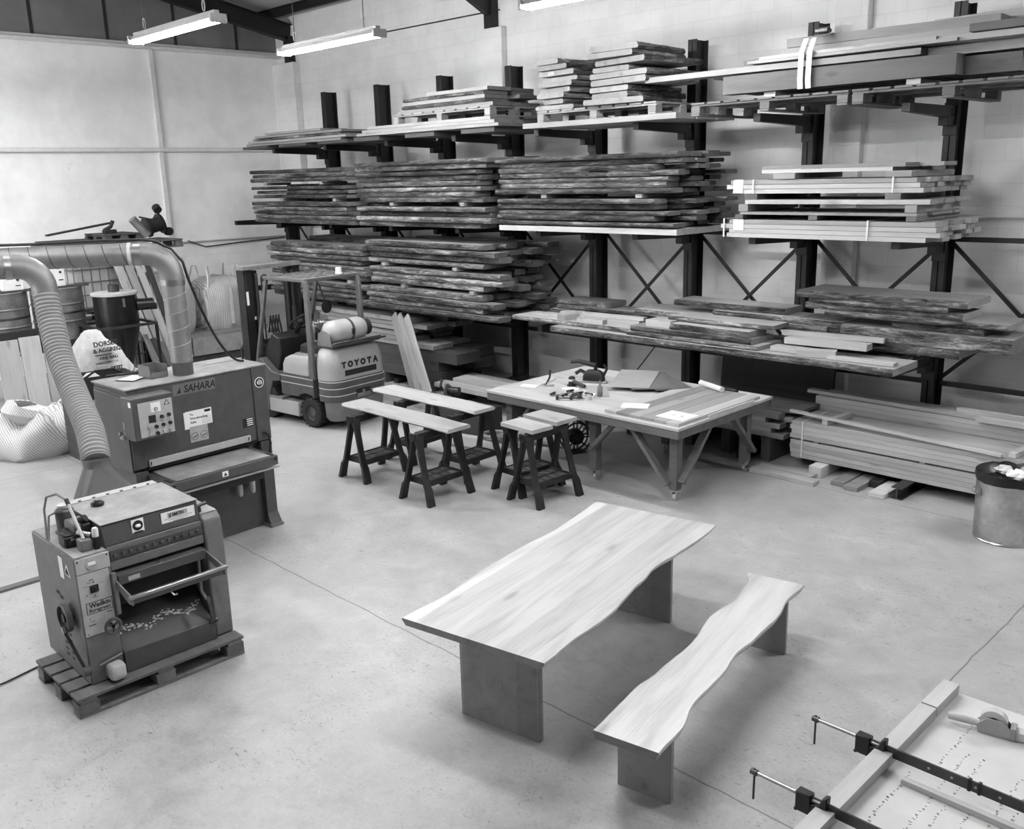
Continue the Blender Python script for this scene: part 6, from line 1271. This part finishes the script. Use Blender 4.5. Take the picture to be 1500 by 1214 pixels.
bulk_bag('striped white bulk bag standing left, behind the vertical duct', (-17.0, 7.62, .663), .95, .95, 1.15, 'bulk_woven', 3.1); bulk_bag('striped white bulk bag standing between the duct and the forklift mast', (-17.0, 8.72, .663), 1.0, 1.0, .98, 'bulk_woven', 9.7)
o = MB().bx(0, 1.7, 0, .6, 0, .04).build('sheet', 'sawn_light', None, .003); o.location = (-15.62, 7.7, .11); o.rotation_euler = (0, 0, R(84)); tag(o, 'pale sheet lying low on bearers behind the sander', 'sheet')
for i, (y, lab) in enumerate(((7.95, 'dark bearer under the near end of the low pale sheet'), (9.15, 'dark bearer under the far end of the low pale sheet'))):
    o = MB().bx(-.35, .35, -.05, .05, 0, .10).build('bearer', 'dark_timber', None, .003); o.location = (-15.98, y, .005); tag(o, lab, 'bearer')
o = MB().bx(0, 1.5, 0, .5, 0, .30).build('low_crate', 'sawn', None, .006); o.location = (-14.0, 7.05, .003); o.rotation_euler = (0, 0, R(83)); tag(o, 'low pale crate on the floor behind the sander', 'crate')
# slumped bag on the floor at the left
t = thing('bulk_bag', 'slumped striped bulk bag lying on the floor at the left edge', 'bulk bag', (-13.0, 3.92, .0), R(15)); N = 72; secs = []
for u, f, z in ((0, .93, 0), (.1, 1.0, .05), (.3, 1.02, .16), (.5, .95, .30), (.7, .80, .42), (.85, .60, .50), (1.0, .42, .52)):
    rr_ = []
    for i in range(N):
        a = 2*PI*i/N; c, s = math.cos(a), math.sin(a); n1_ = noise.noise((c*1.8, s*1.8, u*2.5)); n2_ = noise.noise((c*6, s*6, u*9))
        q = f*(1+.12*n1_+.05*n2_); rr_.append((.60*c*q, .66*s*q, max(0, z*(1+.35*noise.noise((c*1.3+5, s*1.3, 1)))+(.02*n2_ if u else 0))))
    secs.append(rr_)
MB().loft(secs).build('sack', 'bulk_woven_diagonal', t)
secs = []
for k in range(15):
    a = R(150)+k*R(14); c, s = math.cos(a), math.sin(a); hh = .26*math.sin(PI*k/14)**.6+.03
    secs.append([(.34*c, .34*s, .42), (.40*c, .44*s, .42+hh*.6), (.30*c+.05, .36*s+.05*math.sin(k), .44+hh), (.28*c+.05, .34*s+.05*math.sin(k), .43+hh), (.36*c, .40*s, .40+hh*.5), (.31*c, .31*s, .40)])
MB().loft(secs).build('open_mouth', 'bulk_woven_diagonal', t); MB().tube([(-.05, .30, .52), (.06, .42, .66), (.12, .52, .60), (.16, .55, .48)], .02, 6).build('lifting_loop', 'strap_white', t)
# slatted crate with bags behind the sander
t = thing('slatted_crate', 'pale slatted crate behind the sander, under the bags', 'crate', (-11.0, 4.3, 0))
for s in (-.34, .34):
    for q in (-.42, .42): MB().bx(s-.04, s+.04, q-.035, q+.035, 0, .96).build('post', 'sawn', t, .003)
for z in (.10, .52, .88):
    for q in (-.465, .465): MB().bx(-.38, .38, q-.012, q+.012, z, z+.10).build('slat', 'sawn', t, .002)
    for s in (-.392, .392): MB().bx(s-.012, s+.012, -.45, .45, z, z+.10).build('slat', 'sawn', t, .002)
MB().bx(-.39, .39, -.47, .47, .981, 1.0).build('lid', 'sawn', t, .002); MB().bar((.415, -.38, .15), (.415, .1, .92), .08, .02, up=(1, 0, 0)).build('slat', 'sawn', t, .002)
ps = thing('crate', 'dark crate hidden under the printed aggregate bag', 'crate', (-11.95, 4.45, 0)); MB().bx(-.4, .4, -.42, .42, 0, 1.0).build('body', 'dark_timber', ps, .005)
bg = thing('aggregate_bag', 'crumpled white printed aggregate bag between the ribbed hose and the cyclone', 'bag', (-11.90, 4.36, 1.002), R(6)); secs = []
for u, fy, fx in ((0, .46, .24), (.12, .48, .25), (.35, .42, .22), (.6, .30, .17), (.82, .18, .10), (.95, .12, .05), (1, .07, .02)):
    secs.append([((fx*math.cos(a))*(1+.35*noise.noise((math.cos(a)*2, math.sin(a)*2, u*4))), fy*math.sin(a)*(1+.30*noise.noise((math.cos(a)*3, math.sin(a)*3, u*5+4)))-.02*u, .66*u) for a in [2*PI*i/56 for i in range(56)]])
MB().loft(secs).build('sack', 'bag_white', bg)
pr = lambda tx, s_, y, z, x, b=.001: lettering(tx, s_, 'ink', bg, (x, y, z), (R(74), 0, PI/2), bold=b, depth=.004, name='printed_text')
pr('DORSET', .085, -.10, .47, .205, .002); pr('& AGGREG.', .072, -.12, .395, .222, .002); pr('ONE BAG', .055, -.06, .305, .238, .001); pr('LANDSCAPING CO', .034, -.12, .255, .245, .0); pr('GETIT', .06, .05, .165, .262, .003)
for z, x, m in ((.365, .232, 'ink'), (.235, .25, 'label_grey')): MB().bar((x, -.11, z), (x, .10, z), .008, .012).build('printed_rule', m, bg)
tb = thing('tote_bag', 'black open tool bag with pale strap, on the crate in front of the white bag', 'bag', (-11.0, 4.08, 1.003), R(-8))
secs = []
for z, f in ((0, .90), (.05, .97), (.2, 1.02), (.27, 1.0)): secs.append([(x*f, y*f, z+.015*noise.noise((x*6, y*6, z))) for x, y in rrect(-.19, .19, -.30, .30, .07)])
for z, f in ((.265, .93), (.15, .88), (.14, .3)): secs.append([(x*f, y*f, z+.05*noise.noise((x*9, y*9, 3))) for x, y in rrect(-.19, .19, -.30, .30, .07)])
MB().loft(secs).build('body', 'canvas_black', tb); MB().bx(.195, .203, .10, .16, .02, .27).build('strap', 'label_grey', tb, .001); MB().tube([(.1, -.22, .25), (.14, -.10, .33), (.14, .10, .33), (.1, .22, .25)], .013, 8).build('handle', 'ink', tb); MB().lathe([(0, 0), (.1, .02), (.12, .07), (.05, .13), (0, .14)], (-.02, -.12, .15), 14).build('contents', 'label_grey', tb)
t = MB().tube([(0, 0, .0), (.02, -.05, .10), (.02, -.10, .05), (.02, -.16, -.12), (.025, -.14, -.22), (.025, -.09, -.20), (.02, -.03, -.05), (.01, .05, .02)], .014, 6).build('hanging_webbing', 'strap_white', None); t.location = (-10.56, 4.0, 1.05); tag(t, 'white webbing loop hanging over the slatted crate edge', 'strap')
t = MB().loft([[(x, y, z+.02*noise.noise((x*8, y*8, 1))) for x, y in rrect(-a, a, -b, b, .05)] for a, b, z in ((.11, .20, .0), (.13, .22, .03), (.09, .16, .075), (.03, .06, .10))]).build('white_sack', 'bag_white', None); t.location = (-10.78, 4.60, 1.002); tag(t, 'folded white sack on the crate corner right by the sander', 'sack')
# small things beyond the sander
t = thing('bucket', 'dark bucket with crossed tools behind the sander, below the cyclone', 'bucket', (-13.9, 5.85, 0)); MB().lathe([(.20, 0), (.26, .40), (.25, .40), (.19, .02), (0, .02)], (0, 0, 0), 24).build('body', 'ink', t)
t = thing('work_stool', 'dark low bench with tools beside the white aggregate bag', 'bench', (-13.0, 5.25, 0)); MB().bx(-.3, .3, -.4, .4, .78, .84).build('top', 'dark_timber', t, .004)
for s in (-.25, .25):
    for q in (-.33, .33): MB().bx(s-.03, s+.03, q-.03, q+.03, 0, .78).build('leg', 'dark_timber', t, .003)
t.name = 'low_bench'
for i, (y, m, lab) in enumerate(((5.1, 'label_grey', 'grey handled tool on the low dark bench'), (5.35, 'ink', 'black handled tool on the low dark bench'))):
    o = MB().tube([(-.1, -.25, .02), (.05, .1, .03), (.1, .3, .04)], [.02, .025, .02], 8).build('hand_tool', m, None); o.location = (-12.95, y, .845); tag(o, lab, 'tool')
# floor cable and duct cover
o = MB().prism([(-.06, 0), (.06, 0), (.04, .016), (-.04, .016)], -1.6, .55, 'y').build('cable_cover', 'machine_dark', None); o.location = (-8.49, 2.45, .001); tag(o, 'dark cable cover strip on the floor left of the thicknesser', 'cable cover')
o = MB().tube([(-6.70, .4, .008), (-6.74, 1.1, .008), (-6.77, 1.55, .008), (-6.82, 1.75, .008), (-6.9, 2.1, .008), (-6.95, 2.5, .008)], .007, 6).build('floor_cable', 'cable_black', None); tag(o, 'thin black cable on the floor running to the thicknesser pallet', 'cable')
o = MB().tube([(-7.60, 10.70, 1.28), (-7.85, 10.60, .95), (-8.1, 10.45, .55), (-8.3, 10.2, .02)], .008, 6).build('hanging_cable', 'cable_black', None); tag(o, 'thin black cable hanging from the low shelf behind the workbench', 'cable')
